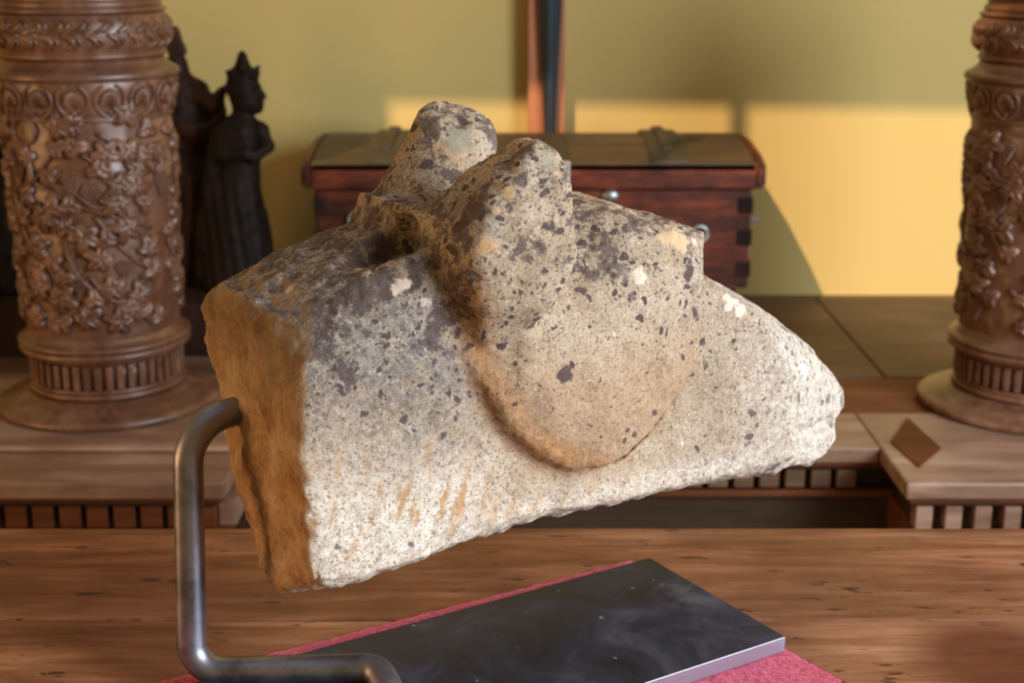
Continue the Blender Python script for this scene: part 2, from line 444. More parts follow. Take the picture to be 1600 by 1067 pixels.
stand = empty('display_stand', (pc.x, pc.y, 0.005), 'black steel plate with bent round rod holding up the stone head', 'stand', PA)
bm = bmesh.new(); box_bm(bm, (-PL/2, -PW/2, 0.0005), (PL/2, PW/2, 0.0135), 0.0007, 1)
bm.normal_update()
pl = from_bm('base_plate', bm, [M['plate'], M['cut']], stand)
for p in pl.data.polygons:
    p.material_index = 1 if abs(p.normal.y) > 0.5 else 0
SM = (Matrix.Translation(stand.location) @ Matrix.Rotation(PA, 4, 'Z')).inverted()
rp = [onY(440, 652, 1.03), onY(293, 662, 0.985), onY(300, 1050, 0.965), onY(590, 1043, 0.952), onY(618, 1090, 0.915)]
rp[0][2] = rp[1][2] + 0.004
rp[4][2] = 0.0215
pth = fillet_path(rp, [0.036, 0.022, 0.018], 12)
V, Fc = tube_data([SM @ Vector(p) for p in pth], 0.0112, 24)
rod = pydata('rod', V, Fc, M['rod'], stand, True); tag(rod, 'bent round steel rod with worn shine')
# weld bead where the rod meets the plate
e = SM @ Vector(rp[4]); V, Fc = lathe_data([(0.0150, 0.0), (0.0146, 0.0015), (0.0128, 0.003), (0.0112, 0.0045)], 24)
pydata('weld', [(x + e.x, y + e.y, z + 0.0132) for x, y, z in V], Fc, M['rod'], stand, True)

# ------------------------------------------------------------------ the stone head (implicit surface)
TH = R(30)
eA = np.array([math.cos(TH), math.sin(TH), 0]); eB = np.array([-math.sin(TH), math.cos(TH), 0])
N0 = np.array([-.135, .90, 0])
def F(x, y, b):
    d = ray(x, y); t_ = ((N0 + eB * b - CO) @ eB) / (d @ eB); q = CO + d * t_ - N0
    return (float(q @ eA), float(q[2]))
PATCH_AT = [(1068, 372), (1006, 432), (1148, 468), (1163, 488), (632, 440), (448, 442), (672, 472), (764, 378), (778, 320), (1264, 580), (1092, 378), (800, 300), (575, 418), (862, 248), (720, 226), (722, 214), (968, 523), (1072, 694), (1045, 362)]
PATCH_POS = {}
def stone():
    h = 0.0021
    lo = (-0.045, -0.055, 0.055); hi = (0.57, 0.225, 0.445)
    ax, bx, cx = grid(lo, hi, h)
    A = ax[:, None, None]; B = bx[None, :, None]; C = cx[None, None, :]
    A2, C2 = ax[:, None], cx[None, :]
    def pac(P): return poly2(A2, C2, P)[:, None, :]
    def pab(P): return poly2(ax[:, None], bx[None, :], P)[:, :, None]
    # neck block: side profile, cross-section
    prof = pac([(-0.004, 0.05), (-0.001, 0.10), (-0.008, 0.20), (-0.012, 0.28), (-0.016, 0.312), (0.0434, 0.335), (0.095, 0.350), (0.16, 0.352),
                (0.26, 0.345), (0.34, 0.30), (0.40, 0.26), (0.44, 0.20), (0.44, 0.05)])
    lift = 0.016 * sstep(A, 0.0, 0.22)
    secP = [(0.0, 0.1205), (0.03, 0.104), (0.075, 0.088), (0.13, 0.084), (0.155, 0.122), (0.165, 0.17), (0.175, 0.22), (0.19, 0.255), (0.19, 0.40), (0.0, 0.40)]
    Bs, Cs = np.meshgrid(bx, cx, indexing='ij')
    s0 = poly2(Bs, Cs, secP)[None]
    s1 = poly2(Bs, Cs - 0.016, secP)[None]
    m = lift / 0.016
    sec = s0 * (1 - m) + s1 * m
    near = (-B + 0 * C) + 0.10 * np.maximum(C - 0.27, 0) + 0 * A
    body = smax(smax(prof, sec, 0.010), near, 0.012)
    # rounded shoulder between near face and top
    topc = np.interp(ax, [-0.016, 0.0434, 0.095, 0.16, 0.30], [0.312, 0.335, 0.350, 0.352, 0.34]).astype(np.float32)[:, None, None]
    sh = ((C - topc) * 0.66 - (B - 0.0) * 0.75) + 0.020
    body = smax(body, sh, 0.03)
    body = smax(body, -A * 0.60 - B * 0.48 + (C - 0.30) * 0.66 + 0.012, 0.035)
    # slope of the top towards the neck's far side
    body = smax(body, (C - topc) * 0.95 + (B - 0.15) * 0.45 , 0.02)
    # snout
    snp = [F(1000, 765, .01), F(1100, 747, .01), F(1180, 737, .03), F(1240, 729, .045), F(1283, 712, .055), F(1305, 685, .06), F(1306, 670, .062), F(1304, 658, .062),
           F(1328, 640, .062), F(1327, 610, .062), F(1309, 572, .062), F(1270, 530, .062), F(1200, 477, .06), F(1150, 448, .06), F(1105, 424, .06), (0.32, 0.315), (0.20, 0.31), (0.20, 0.14)]
    sn = pac(snp)
    plan = pab([(0.1, 0.002), (0.30, 0.004), (0.36, 0.008), (0.42, 0.016), (0.475, 0.030), (0.515, 0.047), (0.552, 0.064), (0.552, 0.090), (0.50, 0.118), (0.42, 0.145), (0.32, 0.165), (0.1, 0.17)])
    sn = smax(sn, plan, 0.016)
    # roof-like rounding of the bridge of the nose
    bt = np.interp(ax, [0.30, 0.3696, 0.4362, 0.4969, 0.5218], [0.325, 0.2975, 0.2566, 0.2112, 0.1809]).astype(np.float32)[:, None, None]
    sn = smax(sn, (C - bt) * 0.62 - (B - 0.048) * 0.60, 0.03)
    d = smin(body, sn, 0.012)
    # cheek lobe, standing proud of neck and snout
    lobe = [F(706, 345, -.012), F(712, 400, -.012), F(722, 460, -.012), F(742, 540, -.012), F(762, 600, -.012), F(790, 655, -.012), F(822, 695, -.012), F(858, 722, -.012),
            F(900, 735, -.012), F(950, 733, -.012), F(985, 718, -.012), F(1020, 683, -.012), F(1052, 640, -.012), F(1082, 590, -.012), F(1098, 545, -.012), F(1106, 495, -.012),
            F(1107, 440, -.012), F(1106, 392, -.012), (0.325, 0.342), (0.30, 0.352), (0.2544, 0.364), (0.20, 0.372), (0.13, 0.36)]
    lp = pac(lobe)
    nearL = -(B + 0.0165 * (1 - 0.75 * sstep(-A, -0.165, -0.12) * sstep(C, 0.235, 0.285)) - 0.006 * sstep(-lp, 0.04, 0.0) + 0 * A)
    capr = smax(lp, nearL, 0.009)
    capr = smax(capr, B - 0.172, 0.02)
    tl = np.interp(ax, [0.10, 0.2544, 0.34, 0.40], [0.374, 0.366, 0.345, 0.325]).astype(np.float32)[:, None, None]
    capr = smax(capr, (C - tl) * 0.72 - (B - 0.0) * 0.69 + 0.034 - 0.042 * sstep(A, 0.20, 0.31), 0.022)
    capr = smax(capr, (C - tl) * 0.85 + (B - 0.14) * 0.5 - 0.01, 0.03)
    side = 0.014 - 0.011 * sstep(A, 0.20, 0.28)
    hh = np.maximum(side - np.abs(d - capr), 0) / side
    d = np.minimum(d, capr) - hh * hh * side * 0.25
    # fine groove following the lobe on the snout side
    gr = np.abs(lp - 0.0025) - 0.0022
    gr = smax(smax(gr, np.abs(B + 0.001) - 0.008, 0.002), 0.245 - A + 0 * B, 0.002)
    d = smax(d, -gr, 0.003)
    # near ear
    ear = [F(852, 224, -.01), F(870, 233, -.015), F(884, 262, -.02), F(889, 300, -.022), F(889, 400, -.022), F(876, 440, -.022), F(857, 470, -.022), F(845, 500, -.02), F(790, 560, -.02), F(752, 560, -.02),
           F(733, 480, -.02), F(722, 430, -.02), F(708, 390, -.01), F(712, 350, 0), F(735, 310, 0), F(765, 272, 0), F(800, 243, 0), F(832, 225, -.005)]
    ep = pac(ear)
    nb = np.interp(cx, [0.24, 0.265, 0.285, 0.31, 0.35, 0.40, 0.425], [-0.002, -0.006, -0.018, -0.033, -0.039, -0.028, -0.008]).astype(np.float32)[None, None, :]
    fb = np.interp(cx, [0.24, 0.34, 0.40, 0.425], [0.05, 0.055, 0.038, 0.018]).astype(np.float32)[None, None, :]
    eb_ = np.maximum(nb - B, B - fb)
    # roll the left flank of the ear back
    roll = -(B - nb) * 0.88 - (A - 0.136) * 0.47
    e_ = smax(smax(ep, eb_, 0.007), roll + 0.000, 0.024)
    d = smin(d, e_, 0.005)
    # far ear: blunt leaning horn with a chamfered tip
    c0 = F(668, 345, .125); c1 = F(706, 222, .125)
    X, Y, Z = A, B, C
    fe = capsule(X, Y * 1.0, Z, (c0[0] - 0.004, 0.125, c0[1] - 0.04), (c1[0] + 0.003, 0.128, c1[1] + 0.0), 0.066, 0.0335)
    t0 = F(712, 215, .10)
    fe = smax(fe, (Z - t0[1]) * 0.90 - (Y - 0.105) * 0.42 - 0.006, 0.010)
    fe = smax(fe, -(Y - 0.083) * 0.9 + (Z - 0.36) * 0.25 - 0.004, 0.018)
    d = smin(d, fe, 0.010)
    # lumps between the ears
    for (px, py, b, r) in ((662, 338, .075, .019), (700, 335, .07, .017), (625, 345, .10, .016), (668, 380, .05, .022), (705, 375, .045, .018)):
        a_, c_ = F(px, py, b); d = smin(d, ellip(X, Y, Z, (a_, b + 0.008, c_ - 0.006), (r, r, r)), 0.012)
    # hollow in the top of the neck, deepest at its right end
    a0, c0_ = F(545, 398, .062); a1, c1_ = F(632, 392, .062)
    hol = capsule(X, Y, Z, (a0, 0.070, c0_ + 0.014), (a1, 0.064, c1_ + 0.000), 0.017, 0.026)
    d = smax(d, -hol, 0.008)
    a2, c2_ = F(590, 402, .05); d = smax(d, -ellip(X, Y, Z, (a2, 0.055, c2_ + 0.004), (0.030, 0.016, 0.012)), 0.010)
    # wide shallow dip of the neck top behind the hollow
    a2, c2_ = F(480, 405, .09); d = smax(d, -ellip(X, Y, Z, (a2, 0.09, c2_ + 0.030), (0.05, 0.05, 0.026)), 0.02)
    # mouth slit
    def onface(px, py):
        for b in np.arange(0.0, 0.12, 0.001):
            a_, c_ = F(px, py, b)
            bb = np.interp(a_, [0.30, 0.36, 0.42, 0.475, 0.515, 0.545], [0.004, 0.008, 0.016, 0.030, 0.047, 0.066])
            if bb <= b: return (a_, b, c_)
        return (a_, b, c_)
    mp = [onface(1226, 671), onface(1250, 675), onface(1275, 671), onface(1300, 660)]
    for q0, q1, r0, r1 in ((mp[0], mp[1], .0022, .0036), (mp[1], mp[2], .0036, .0036), (mp[2], mp[3], .0036, .007)):
        d = smax(d, -capsule(X, Y, Z, (q0[0], q0[1] + .001, q0[2]), (q1[0], q1[1] + .001, q1[2]), r0, r1), 0.004)
    # socket for the rod
    d = d.astype(np.float32)
    V, Q = surface_nets(d, lo, h)
    # a touch of smoothing then stone relief along the normals
    N = vnormals(V, Q)
    rough_end = sstep(-N[:, 0], 0.3, 0.8) * sstep(0.03 - V[:, 0], 0, 0.03)
    bot = sstep(0.15 - V[:, 2], 0, 0.03) * sstep(-N[:, 2], -0.3, 0.4)
    disp = 0.0016 * fbm(V, 22, 2) + 0.00085 * fbm(V, 75, 3) + 0.00045 * fbm(V, 240, 2)
    disp += bot * 0.0026 * (fbm(V, 60, 3)) + rough_end * (0.0035 * fbm(V, 28, 3) + 0.0012 * fbm(V, 120, 2))
    topm = sstep(N[:, 2], 0.3, 0.8) * sstep(V[:, 2], 0.28, 0.33)
    disp += topm * (0.0022 * fbm(V, 42, 3) + 0.001 * fbm(V, 150, 2))
    # little pits
    pit = fbm(V + 3.1, 130, 2); disp -= 0.0012 * sstep(pit, 0.75, 1.15)
    V = V + N * disp[:, None]
    # tool marks: shallow slanting strokes on the lower near face
    N = vnormals(V, Q)
    me = np_mesh('stone_head', V, Q)
    # lichen patches sit on the surface itself: nearest front vertex along each sight line
    O = CO - N0; Ol = np.array([O @ eA, O @ eB, O[2]])
    for k, (px, py) in enumerate(PATCH_AT):
        dd = ray(px, py); dl = np.array([dd @ eA, dd @ eB, dd[2]]); dl /= np.linalg.norm(dl)
        w_ = V - Ol; t_ = w_ @ dl; off = np.linalg.norm(w_ - t_[:, None] * dl, axis=1)
        near_ = np.where(off < 0.004)[0]
        if len(near_): PATCH_POS[(px, py)] = tuple(float(q) for q in V[near_[np.argmin(t_[near_])]])
    a, b, c = V[:, 0], V[:, 1], V[:, 2]
    nz = fbm(V, 14, 3) * 0.5
    def setattr_(nm, arr):
        at = me.attributes.new(nm, 'FLOAT', 'POINT'); at.data.foreach_set('value', np.clip(arr, 0, 1).astype(np.float32))
    lpv = poly2(a.astype(np.float32), c.astype(np.float32), lobe)
    lobem = np.maximum(sstep(0.002 - lpv, 0.0, 0.004), sstep(c, 0.34, 0.36) * sstep(a, 0.11, 0.15))
    # (sstep runs from its first bound to its second)
    neck = sstep(0.19 - a, 0.0, 0.09) * (1 - lobem); snm = sstep(a, 0.25, 0.36) * (1 - lobem)
    top = sstep(N[:, 2], 0.15, 0.75)
    L = neck * (0.02 + 0.94 * sstep(c + 0.035 * nz, 0.205, 0.295)) + lobem * (0.08 + 0.74 * sstep(c + 0.02 * nz - 0.10 * (a - 0.12), 0.225, 0.33)) + snm * (0.22 + 0.30 * sstep(c + 0.45 * (a - 0.33), 0.17, 0.30))
    L = np.maximum(L, top * (0.72 * (1 - snm) + 0.42 * snm))
    L = np.maximum(L, 0.95 * sstep(a, 0.195, 0.205) * sstep(-a, -0.285, -0.235) * sstep(c + 0.02 * nz, 0.295, 0.325) * sstep(b, -0.03, -0.015))  # extra darkening on the lobe to set off the ear's edge
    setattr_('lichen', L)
    grey = neck * sstep(c + 0.05 * nz, 0.175, 0.27) * 1.0 + snm * 0.35 + lobem * (0.12 + 0.3 * sstep(a, 0.29, 0.32))
    setattr_('grey', grey * (1 - sstep(-N[:, 0], 0.4, 0.7) * sstep(0.03 - a, 0, 0.02)))
    setattr_('endface', sstep(-N[:, 0], 0.35, 0.6) * sstep(0.03 - a, 0.0, 0.02))
    # iron stain in the concave edge of the lobe
    lpv = poly2(a.astype(np.float32), c.astype(np.float32), lobe)
    st = np.exp(-((lpv + 0.004) / 0.012) ** 2) * sstep(0.05 - b, 0.0, 0.03) * sstep(c, 0.36, 0.30) * sstep(0.25 - a, 0.0, 0.05)
    st = st + 0.9 * np.exp(-((lpv - 0.003) / 0.004) ** 2) * sstep(0.05 - b, 0.0, 0.03) * sstep(a, 0.24, 0.27) * sstep(0.28 - c, 0, 0.05)
    st = st + 0.75 * np.exp(-(((a - 0.085) / 0.03) ** 2 + ((b - 0.065) / 0.03) ** 2 + ((c - 0.33) / 0.03) ** 2)) 
    st = st + 0.42 * lobem * sstep(c, 0.30, 0.22) * sstep(0.05 - b, 0.0, 0.03)
    setattr_('stain', st)
    pale = sstep(0.26 - c, 0.0, 0.12) * neck + snm * sstep(a, 0.34, 0.46) * 1.0 + lobem * 0.06  # pale snout and low neck: clean stone, plus window brightness put into the colour
    pale = np.maximum(pale, sstep(0.17 - c, 0, 0.03) * 0.8)
    setattr_('pale', pale)
    return me

def stone_material():
    t = NT('lichened_sandstone'); tc = t.n('ShaderNodeTexCoord'); v = tc.outputs['Object']
    g1 = t.noise(v, 420, 3, 0.75); g2 = t.noise(v, 170, 4, 0.7); g3 = t.noise(v, 30, 4, 0.6)
    base = t.ramp(g3, [(0.32, (0.34, 0.235, 0.145)), (0.50, (0.44, 0.33, 0.22)), (0.70, (0.52, 0.42, 0.31))])
    pale = t.ramp(g2, [(0.30, (0.44, 0.34, 0.26)), (0.50, (0.70, 0.62, 0.52)), (0.70, (0.88, 0.83, 0.75))])
    base = t.mix(t.attr('pale'), base, pale)
    gfac = t.math('MULTIPLY', t.attr('grey'), t.ramp(t.noise(v, 95, 4, 0.7), [(0.26, 0.2), (0.54, 1.0)]))
    base = t.mix(gfac, base, t.ramp(g2, [(0.3, (0.11, 0.095, 0.088)), (0.6, (0.30, 0.27, 0.24))]))
    # quartz and mica grain
    base = t.mix(t.ramp(g1, [(0.36, 0.75), (0.47, 0.0)]), base, (0.13, 0.085, 0.06))
    base = t.mix(t.ramp(g1, [(0.60, 0.0), (0.70, 0.65)]), base, (0.82, 0.74, 0.62))
    # iron stain in hollows
    stf = t.math('MULTIPLY', t.attr('stain'), t.ramp(g3, [(0.3, 0.45), (0.6, 1.0)]))
    base = t.mix(t.math('MULTIPLY', stf, 0.85), base, t.ramp(g2, [(0.3, (0.24, 0.09, 0.025)), (0.65, (0.50, 0.25, 0.09))]))
    # slanting ochre tool streaks on the lower face
    mr = t.n('ShaderNodeMapping'); mr.inputs['Rotation'].default_value = (0, R(-17), 0); t.l(v, mr.inputs[0])
    mp = t.n('ShaderNodeMapping'); mp.inputs['Scale'].default_value = (88, 6, 30); t.l(mr.outputs[0], mp.inputs[0])
    s1 = t.noise(mp.outputs[0], 1.0, 2, 0.5)
    sxyz = t.n('ShaderNodeSeparateXYZ'); t.l(v, sxyz.inputs[0])
    zl = t.ramp(sxyz.outputs[2], [(0.135, 0.3), (0.16, 1.0), (0.215, 1.0), (0.245, 0.0)])
    sf = t.math('MULTIPLY', t.math('MULTIPLY', t.ramp(s1, [(0.535, 0.0), (0.63, 1.0)]), zl), t.math('SUBTRACT', 1.0, t.attr('endface')))
    sf = t.math('MULTIPLY', sf, t.attr('pale'))
    sf = t.math('MULTIPLY', sf, t.ramp(sxyz.outputs[0], [(0.20, 1.0), (0.30, 0.0)]))
    base = t.mix(t.math('MULTIPLY', sf, 0.85), base, (0.47, 0.24, 0.075))
    # cream-yellow band on the neck
    # end face: ochre tones, greyer towards the top
    ef = t.ramp(t.noise(v, 26, 6, 0.7), [(0.28, (0.20, 0.095, 0.040)), (0.45, (0.46, 0.27, 0.135)), (0.70, (0.68, 0.50, 0.32))])
    ef = t.mix(t.ramp(g1, [(0.60, 0.0), (0.72, 0.55)]), ef, (0.62, 0.47, 0.30)); ef = t.mix(t.ramp(g1, [(0.34, 0.6), (0.44, 0.0)]), ef, (0.12, 0.05, 0.02))
    up = t.ramp(sxyz.outputs[2], [(0.21, 0.0), (0.29, 1.0)])
    ef = t.mix(t.math('MULTIPLY', up, 0.55), ef, t.ramp(g2, [(0.3, (0.09, 0.065, 0.04)), (0.7, (0.26, 0.20, 0.13))]))
    base = t.mix(t.attr('endface'), base, ef)
    # dark lichen: irregular blots in two sizes, plus peppering
    wv = t.n('ShaderNodeTexNoise'); wv.inputs['Scale'].default_value = 75; wv.inputs['Detail'].default_value = 3; t.l(v, wv.inputs[0])
    ad = t.n('ShaderNodeMixRGB', _blend_type='LINEAR_LIGHT'); ad.inputs[0].default_value = 0.008; t.l(v, ad.inputs[1]); t.l(wv.outputs['Color'], ad.inputs[2])
    def blots(scale, off, thr):
        vo = t.n('ShaderNodeTexVoronoi'); vo.inputs['Scale'].default_value = scale
        m2 = t.n('ShaderNodeMapping'); m2.inputs['Location'].default_value = (off, off * 2, off * 3); t.l(ad.outputs[0], m2.inputs[0]); t.l(m2.outputs[0], vo.inputs['Vector'])
        sx = t.n('ShaderNodeSeparateColor'); t.l(vo.outputs['Color'], sx.inputs[0])
        # cells whose random value lies below the local density grow a blot
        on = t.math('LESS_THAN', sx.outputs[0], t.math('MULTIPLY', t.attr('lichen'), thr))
        rad = t.math('MULTIPLY_ADD', sx.outputs[1], 0.26, 0.17)
        q = t.math('SUBTRACT', rad, vo.outputs['Distance'])
        return t.math('MULTIPLY', on, t.ramp(t.math('ADD', q, t.math('MULTIPLY_ADD', g2, 0.55, -0.27)), [(0.0, 0.0), (0.10, 1.0)]))
    b1 = blots(58, 0.0, 0.95); b2 = blots(115, 3.3, 1.0); b3 = blots(235, 7.7, 0.8)
    lf = t.math('MAXIMUM', t.math('MAXIMUM', b1, b2), t.math('MULTIPLY', b3, 0.75))
    cl = t.noise(v, 48, 6, 0.72)
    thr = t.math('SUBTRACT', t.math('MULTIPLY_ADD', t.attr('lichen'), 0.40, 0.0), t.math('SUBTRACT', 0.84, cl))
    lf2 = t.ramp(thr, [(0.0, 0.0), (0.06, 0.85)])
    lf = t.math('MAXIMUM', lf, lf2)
    lcol = t.mix(t.noise(v, 70, 3), (0.050, 0.033, 0.028), (0.13, 0.088, 0.082))
    lcol = t.mix(t.math('MULTIPLY', t.attr('pale'), 0.7), lcol, (0.26, 0.22, 0.215))
    lcol = t.mix(t.ramp(g1, [(0.55, 0.0), (0.72, 0.5)]), lcol, (0.24, 0.20, 0.17))
    base = t.mix(t.math('MULTIPLY', lf, t.math('SUBTRACT', 1.0, t.math('MULTIPLY', t.attr('endface'), 0.75))), base, lcol)
    # pale crusty lichen patches at their own places on the stone
    nz = t.noise(v, 85, 5, 0.75)
    def patch(p, r, col, base, k=0.02):
        dn = t.n('ShaderNodeVectorMath', _operation='DISTANCE'); t.l(v, dn.inputs[0]); dn.inputs[1].default_value = p
        q = t.math('SUBTRACT', t.math('MULTIPLY_ADD', nz, r * 4.6, r * -1.3), dn.outputs['Value'])
        return t.mix(t.ramp(t.math('MULTIPLY', q, 200), [(0.0, 0.0), (0.5, 0.9)]), base, col)
    P = [((1068, 372), .02, .0085, (0.66, 0.45, 0.27)), ((1045, 362), .02, .0080, (0.66, 0.45, 0.27)), ((1006, 432), -.013, .0068, (0.72, 0.58, 0.46)), ((1148, 468), .02, .0085, (0.72, 0.60, 0.50)), ((1163, 488), .02, .006, (0.72, 0.60, 0.50)),
         ((632, 440), 0.008, .0065, (0.70, 0.56, 0.44)), ((448, 442), .05, .005, (0.60, 0.50, 0.40)), ((672, 472), .0, .004, (0.70, 0.58, 0.46)),
         ((764, 378), -.024, .0065, (0.62, 0.38, 0.18)), ((778, 320), -.014, .004, (0.60, 0.42, 0.24)), ((1264, 580), .04, .007, (0.92, 0.92, 0.92)),
         ((1092, 378), .0, .004, (0.70, 0.54, 0.42)), ((800, 300), -.02, .006, (0.50, 0.34, 0.18)), ((575, 418), .03, .005, (0.60, 0.42, 0.28)),
         ((862, 248), -.012, .007, (0.36, 0.33, 0.24)), ((720, 226), .098, .014, (0.50, 0.34, 0.20)), ((722, 214), .11, .011, (0.30, 0.27, 0.20)), ((968, 523), -.02, .0022, (0.95, 0.95, 0.95)), ((1072, 694), .008, .0022, (0.95, 0.95, 0.95))]
    for (px, py), b, r, col in P:
        base = patch(PATCH_POS[(px, py)], r, col, base) if (px, py) in PATCH_POS else base
    hgt = t.math('ADD', t.math('MULTIPLY', g2, 0.6), t.math('MULTIPLY', g1, 0.4))
    n1 = t.bump(hgt, 0.75, 0.0016); 
    t.set(base, 0.88, 0, n1, 0.25)
    return t.m
me = stone()
st_o = link('stone_head', me, stone_material())
st_o.matrix_world = Matrix(((eA[0], eB[0], 0, N0[0]), (eA[1], eB[1], 0, N0[1]), (0, 0, 1, 0), (0, 0, 0, 1)))
tag(st_o, 'lichen-spotted sandstone animal head with two blunt ears, held by the steel rod', 'sculpture')

# ------------------------------------------------------------------ sideboard behind the bench
SZ = -0.08
side = empty('carved_sideboard', (0, 1.9, FZ), 'long carved brown wooden sideboard with dentil mouldings behind the bench', 'sideboard')
OY = -1.9; OZ = -FZ
def sb(name, lo, hi, mat, bev=0.0):
    return box(name, (lo[0], lo[1] + OY, lo[2] + OZ), (hi[0], hi[1] + OY, hi[2] + OZ), mat, side, bev=bev)
# top boards: back, middle, front
for x0, x1 in ((-1.6, -0.92), (-0.92, -0.20), (-0.20, 0.5695), (0.5715, 1.6)):
    sb('top_board', (x0 + .0006, 2.058, SZ - 0.022), (x1 - .0006, 2.589, SZ), M['side_back'], 0.0015)
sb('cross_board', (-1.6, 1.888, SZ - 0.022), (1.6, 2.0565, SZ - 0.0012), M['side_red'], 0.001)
XL, XR = onZ(352, 755, SZ)[0], onZ(1416, 755, SZ)[0]
sb('front_board', (XL + 0.0, 1.742, SZ - 0.022), (XR, 1.8865, SZ), M['side_pale'], 0.0025)
sb('plinth_top', (-1.6, 1.614, SZ - 0.022), (XL - .001, 1.8865, SZ), M['side_pale'], 0.003)
sb('plinth_top', (XR + .001, 1.614, SZ - 0.022), (1.6, 1.8865, SZ), M['side_pale'], 0.003)
# raised slab with rounded lip below the left column
sb('column_slab', (-1.6, 1.722, SZ + 0.0005), (-0.352, 2.052, SZ + 0.0075), M['side_pale'], 0.003)
# thin brown diamond slab on the right plinth
dc = [onZ(*q, SZ) for q in ((1418, 654), (1470, 702), (1436, 731), (1392, 692))]
V = [(p[0], p[1] + OY, SZ + OZ - 0.001) for p in dc] + [(p[0], p[1] + OY, SZ + OZ + 0.0022) for p in dc]
pydata('brown_diamond', V, [(3, 2, 1, 0), (4, 5, 6, 7), (0, 1, 5, 4), (1, 2, 6, 5), (2, 3, 7, 6), (3, 0, 4, 7)], M['side_diamond'], side)
# cornices: a stack of stepped mouldings following the front edges
def moulding(x0, x1, yf, left_ret=None, right_ret=None):
    for k, (dz0, dz1, dy, mt) in enumerate(((0.0225, 0.030, 0.008, 'side_red'), (0.0305, 0.0365, 0.016, 'side_dark'))):
        sb('cornice', (x0 + (dy if left_ret else 0), yf + dy, SZ - dz1), (x1 - (dy if right_ret else 0), 1.95, SZ - dz0), M[mt], 0.0015)
moulding(-1.6, XL, 1.614, None, True); moulding(XR, 1.6, 1.614, True, None); moulding(XL - 0.01, XR + 0.01, 1.742)
sb('frieze', (-1.6, 1.652, SZ - 0.075), (XL - 0.03, 1.94, SZ - 0.037), M['side_dark'])
sb('frieze', (XR + 0.03, 1.652, SZ - 0.075), (1.6, 1.94, SZ - 0.037), M['side_dark'])
sb('frieze', (XL - 0.03, 1.780, SZ - 0.066), (XR + 0.03, 1.94, SZ - 0.037), M['side_dark'])
sb('bed_moulding', (XL - 0.03, 1.760, SZ - 0.077), (XR + 0.03, 1.94, SZ - 0.067), M['side_red'], 0.002)
sb('back_panel', (XL - 0.03, 1.772, SZ - 0.42), (XR + 0.03, 1.94, SZ - 0.078), M['side_dark'])
sb('pedestal', (-1.6, 1.640, FZ), (XL - 0.025, 2.55, SZ - 0.076), M['side_red'], 0.003)
sb('pedestal', (XR + 0.025, 1.640, FZ), (1.6, 2.55, SZ - 0.076), M['side_red'], 0.003)
sb('plinth_base', (XL - 0.02, 1.70, FZ), (XR + 0.02, 2.55, FZ + 0.10), M['side_red'], 0.003)
# dentils
def dentils(x0, x1, step, wd, yf, z1, z0, dep, mat):
    x = x0; first = None
    while x + wd <= x1 + 1e-4:
        if first is None:
            bm = bmesh.new(); box_bm(bm, (0, 0, 0), (wd, dep, z1 - z0), 0.0012, 1)
            o = first = from_bm('dentil', bm, mat, side)
        else:
            o = first.copy(); COL.objects.link(o); o.parent = side
        o.location = (x, yf + OY, z0 + OZ); x += step
sc_l = 1.70 / FPX
x8 = onY(8, 800, 1.632)[0]; st_l = (onY(220, 800, 1.632)[0] - x8) / 5
dentils(x8 - 18 * st_l, XL - 0.012, st_l, st_l * 0.76, 1.630, SZ - 0.0375, SZ - 0.066, 0.022, M['side_red'])
x8 = onY(1430, 805, 1.632)[0]; st_r = (onY(1563, 805, 1.632)[0] - x8) / 3 * 1.04
dentils(x8, 1.5, st_r, st_r * 0.58, 1.630, SZ - 0.0375, SZ - 0.068, 0.022, M['side_pale'])
x8 = onY(1067, 750, 1.755)[0]; st_c = (onY(1308, 750, 1.755)[0] - x8) / 6
dentils(x8 - 14 * st_c, XR - 0.002, st_c, st_c * 0.76, 1.757, SZ - 0.0375, SZ - 0.062, 0.023, M['side_top'])
sb('corner_block', (XL - 0.016, 1.640, SZ - 0.066), (XL + 0.006, 1.80, SZ - 0.037), M['side_pale'], 0.001)

# ------------------------------------------------------------------ carved columns
def leaf_mesh(name, R0, size, seed, lobes=5):
    rnd = random.Random(seed); n = 40
    V = []; rings = (0.0, 0.33, 0.66, 1.0)
    def rad(tt):
        x = math.cos(tt * lobes / 1.0)
        return 0.52 + 0.48 * (0.5 + 0.5 * math.cos(lobes * tt)) ** 0.8 * (1 + 0.25 * math.cos(tt))
    for q in rings[1:]:
        for k in range(n):
            tt = 2 * math.pi * k / n
            rr = rad(tt) * size * 0.5 * q
            vein = abs(math.cos(lobes * tt / 2)) ** 8
            hgt = 0.0088 * (1 - q ** 2 * 0.30) - 0.0034 * vein * (1 if q < .9 else .4) + (0.0012 if 0.5 < q < 0.9 else 0)
            V.append((rr * math.sin(tt), rr * math.cos(tt), hgt))
    for k in range(n):
        tt = 2 * math.pi * k / n; rr = rad(tt) * size * 0.5 * 1.04
        V.append((rr * math.sin(tt), rr * math.cos(tt), -0.003))
    V.append((0, 0, 0.0050)); c = len(V) - 1
    Fc = []
    for k in range(n):
        k2 = (k + 1) % n; Fc.append((c, k2, k))
        for r_ in range(3): Fc.append((r_ * n + k, r_ * n + k2, (r_ + 1) * n + k2, (r_ + 1) * n + k))
    # bend round the shaft: x -> angle, height -> radius; object origin on the axis
    W = []
    for x, y, z in V:
        a = x / R0; W.append(((R0 + z) * math.sin(a), -(R0 + z) * math.cos(a), y))
    return W, Fc
SH0, SH1 = 0.044, 0.334
def shaft_r(z):
    return float(np.interp(z, [0.03, SH1], [0.1035, 0.1105]))
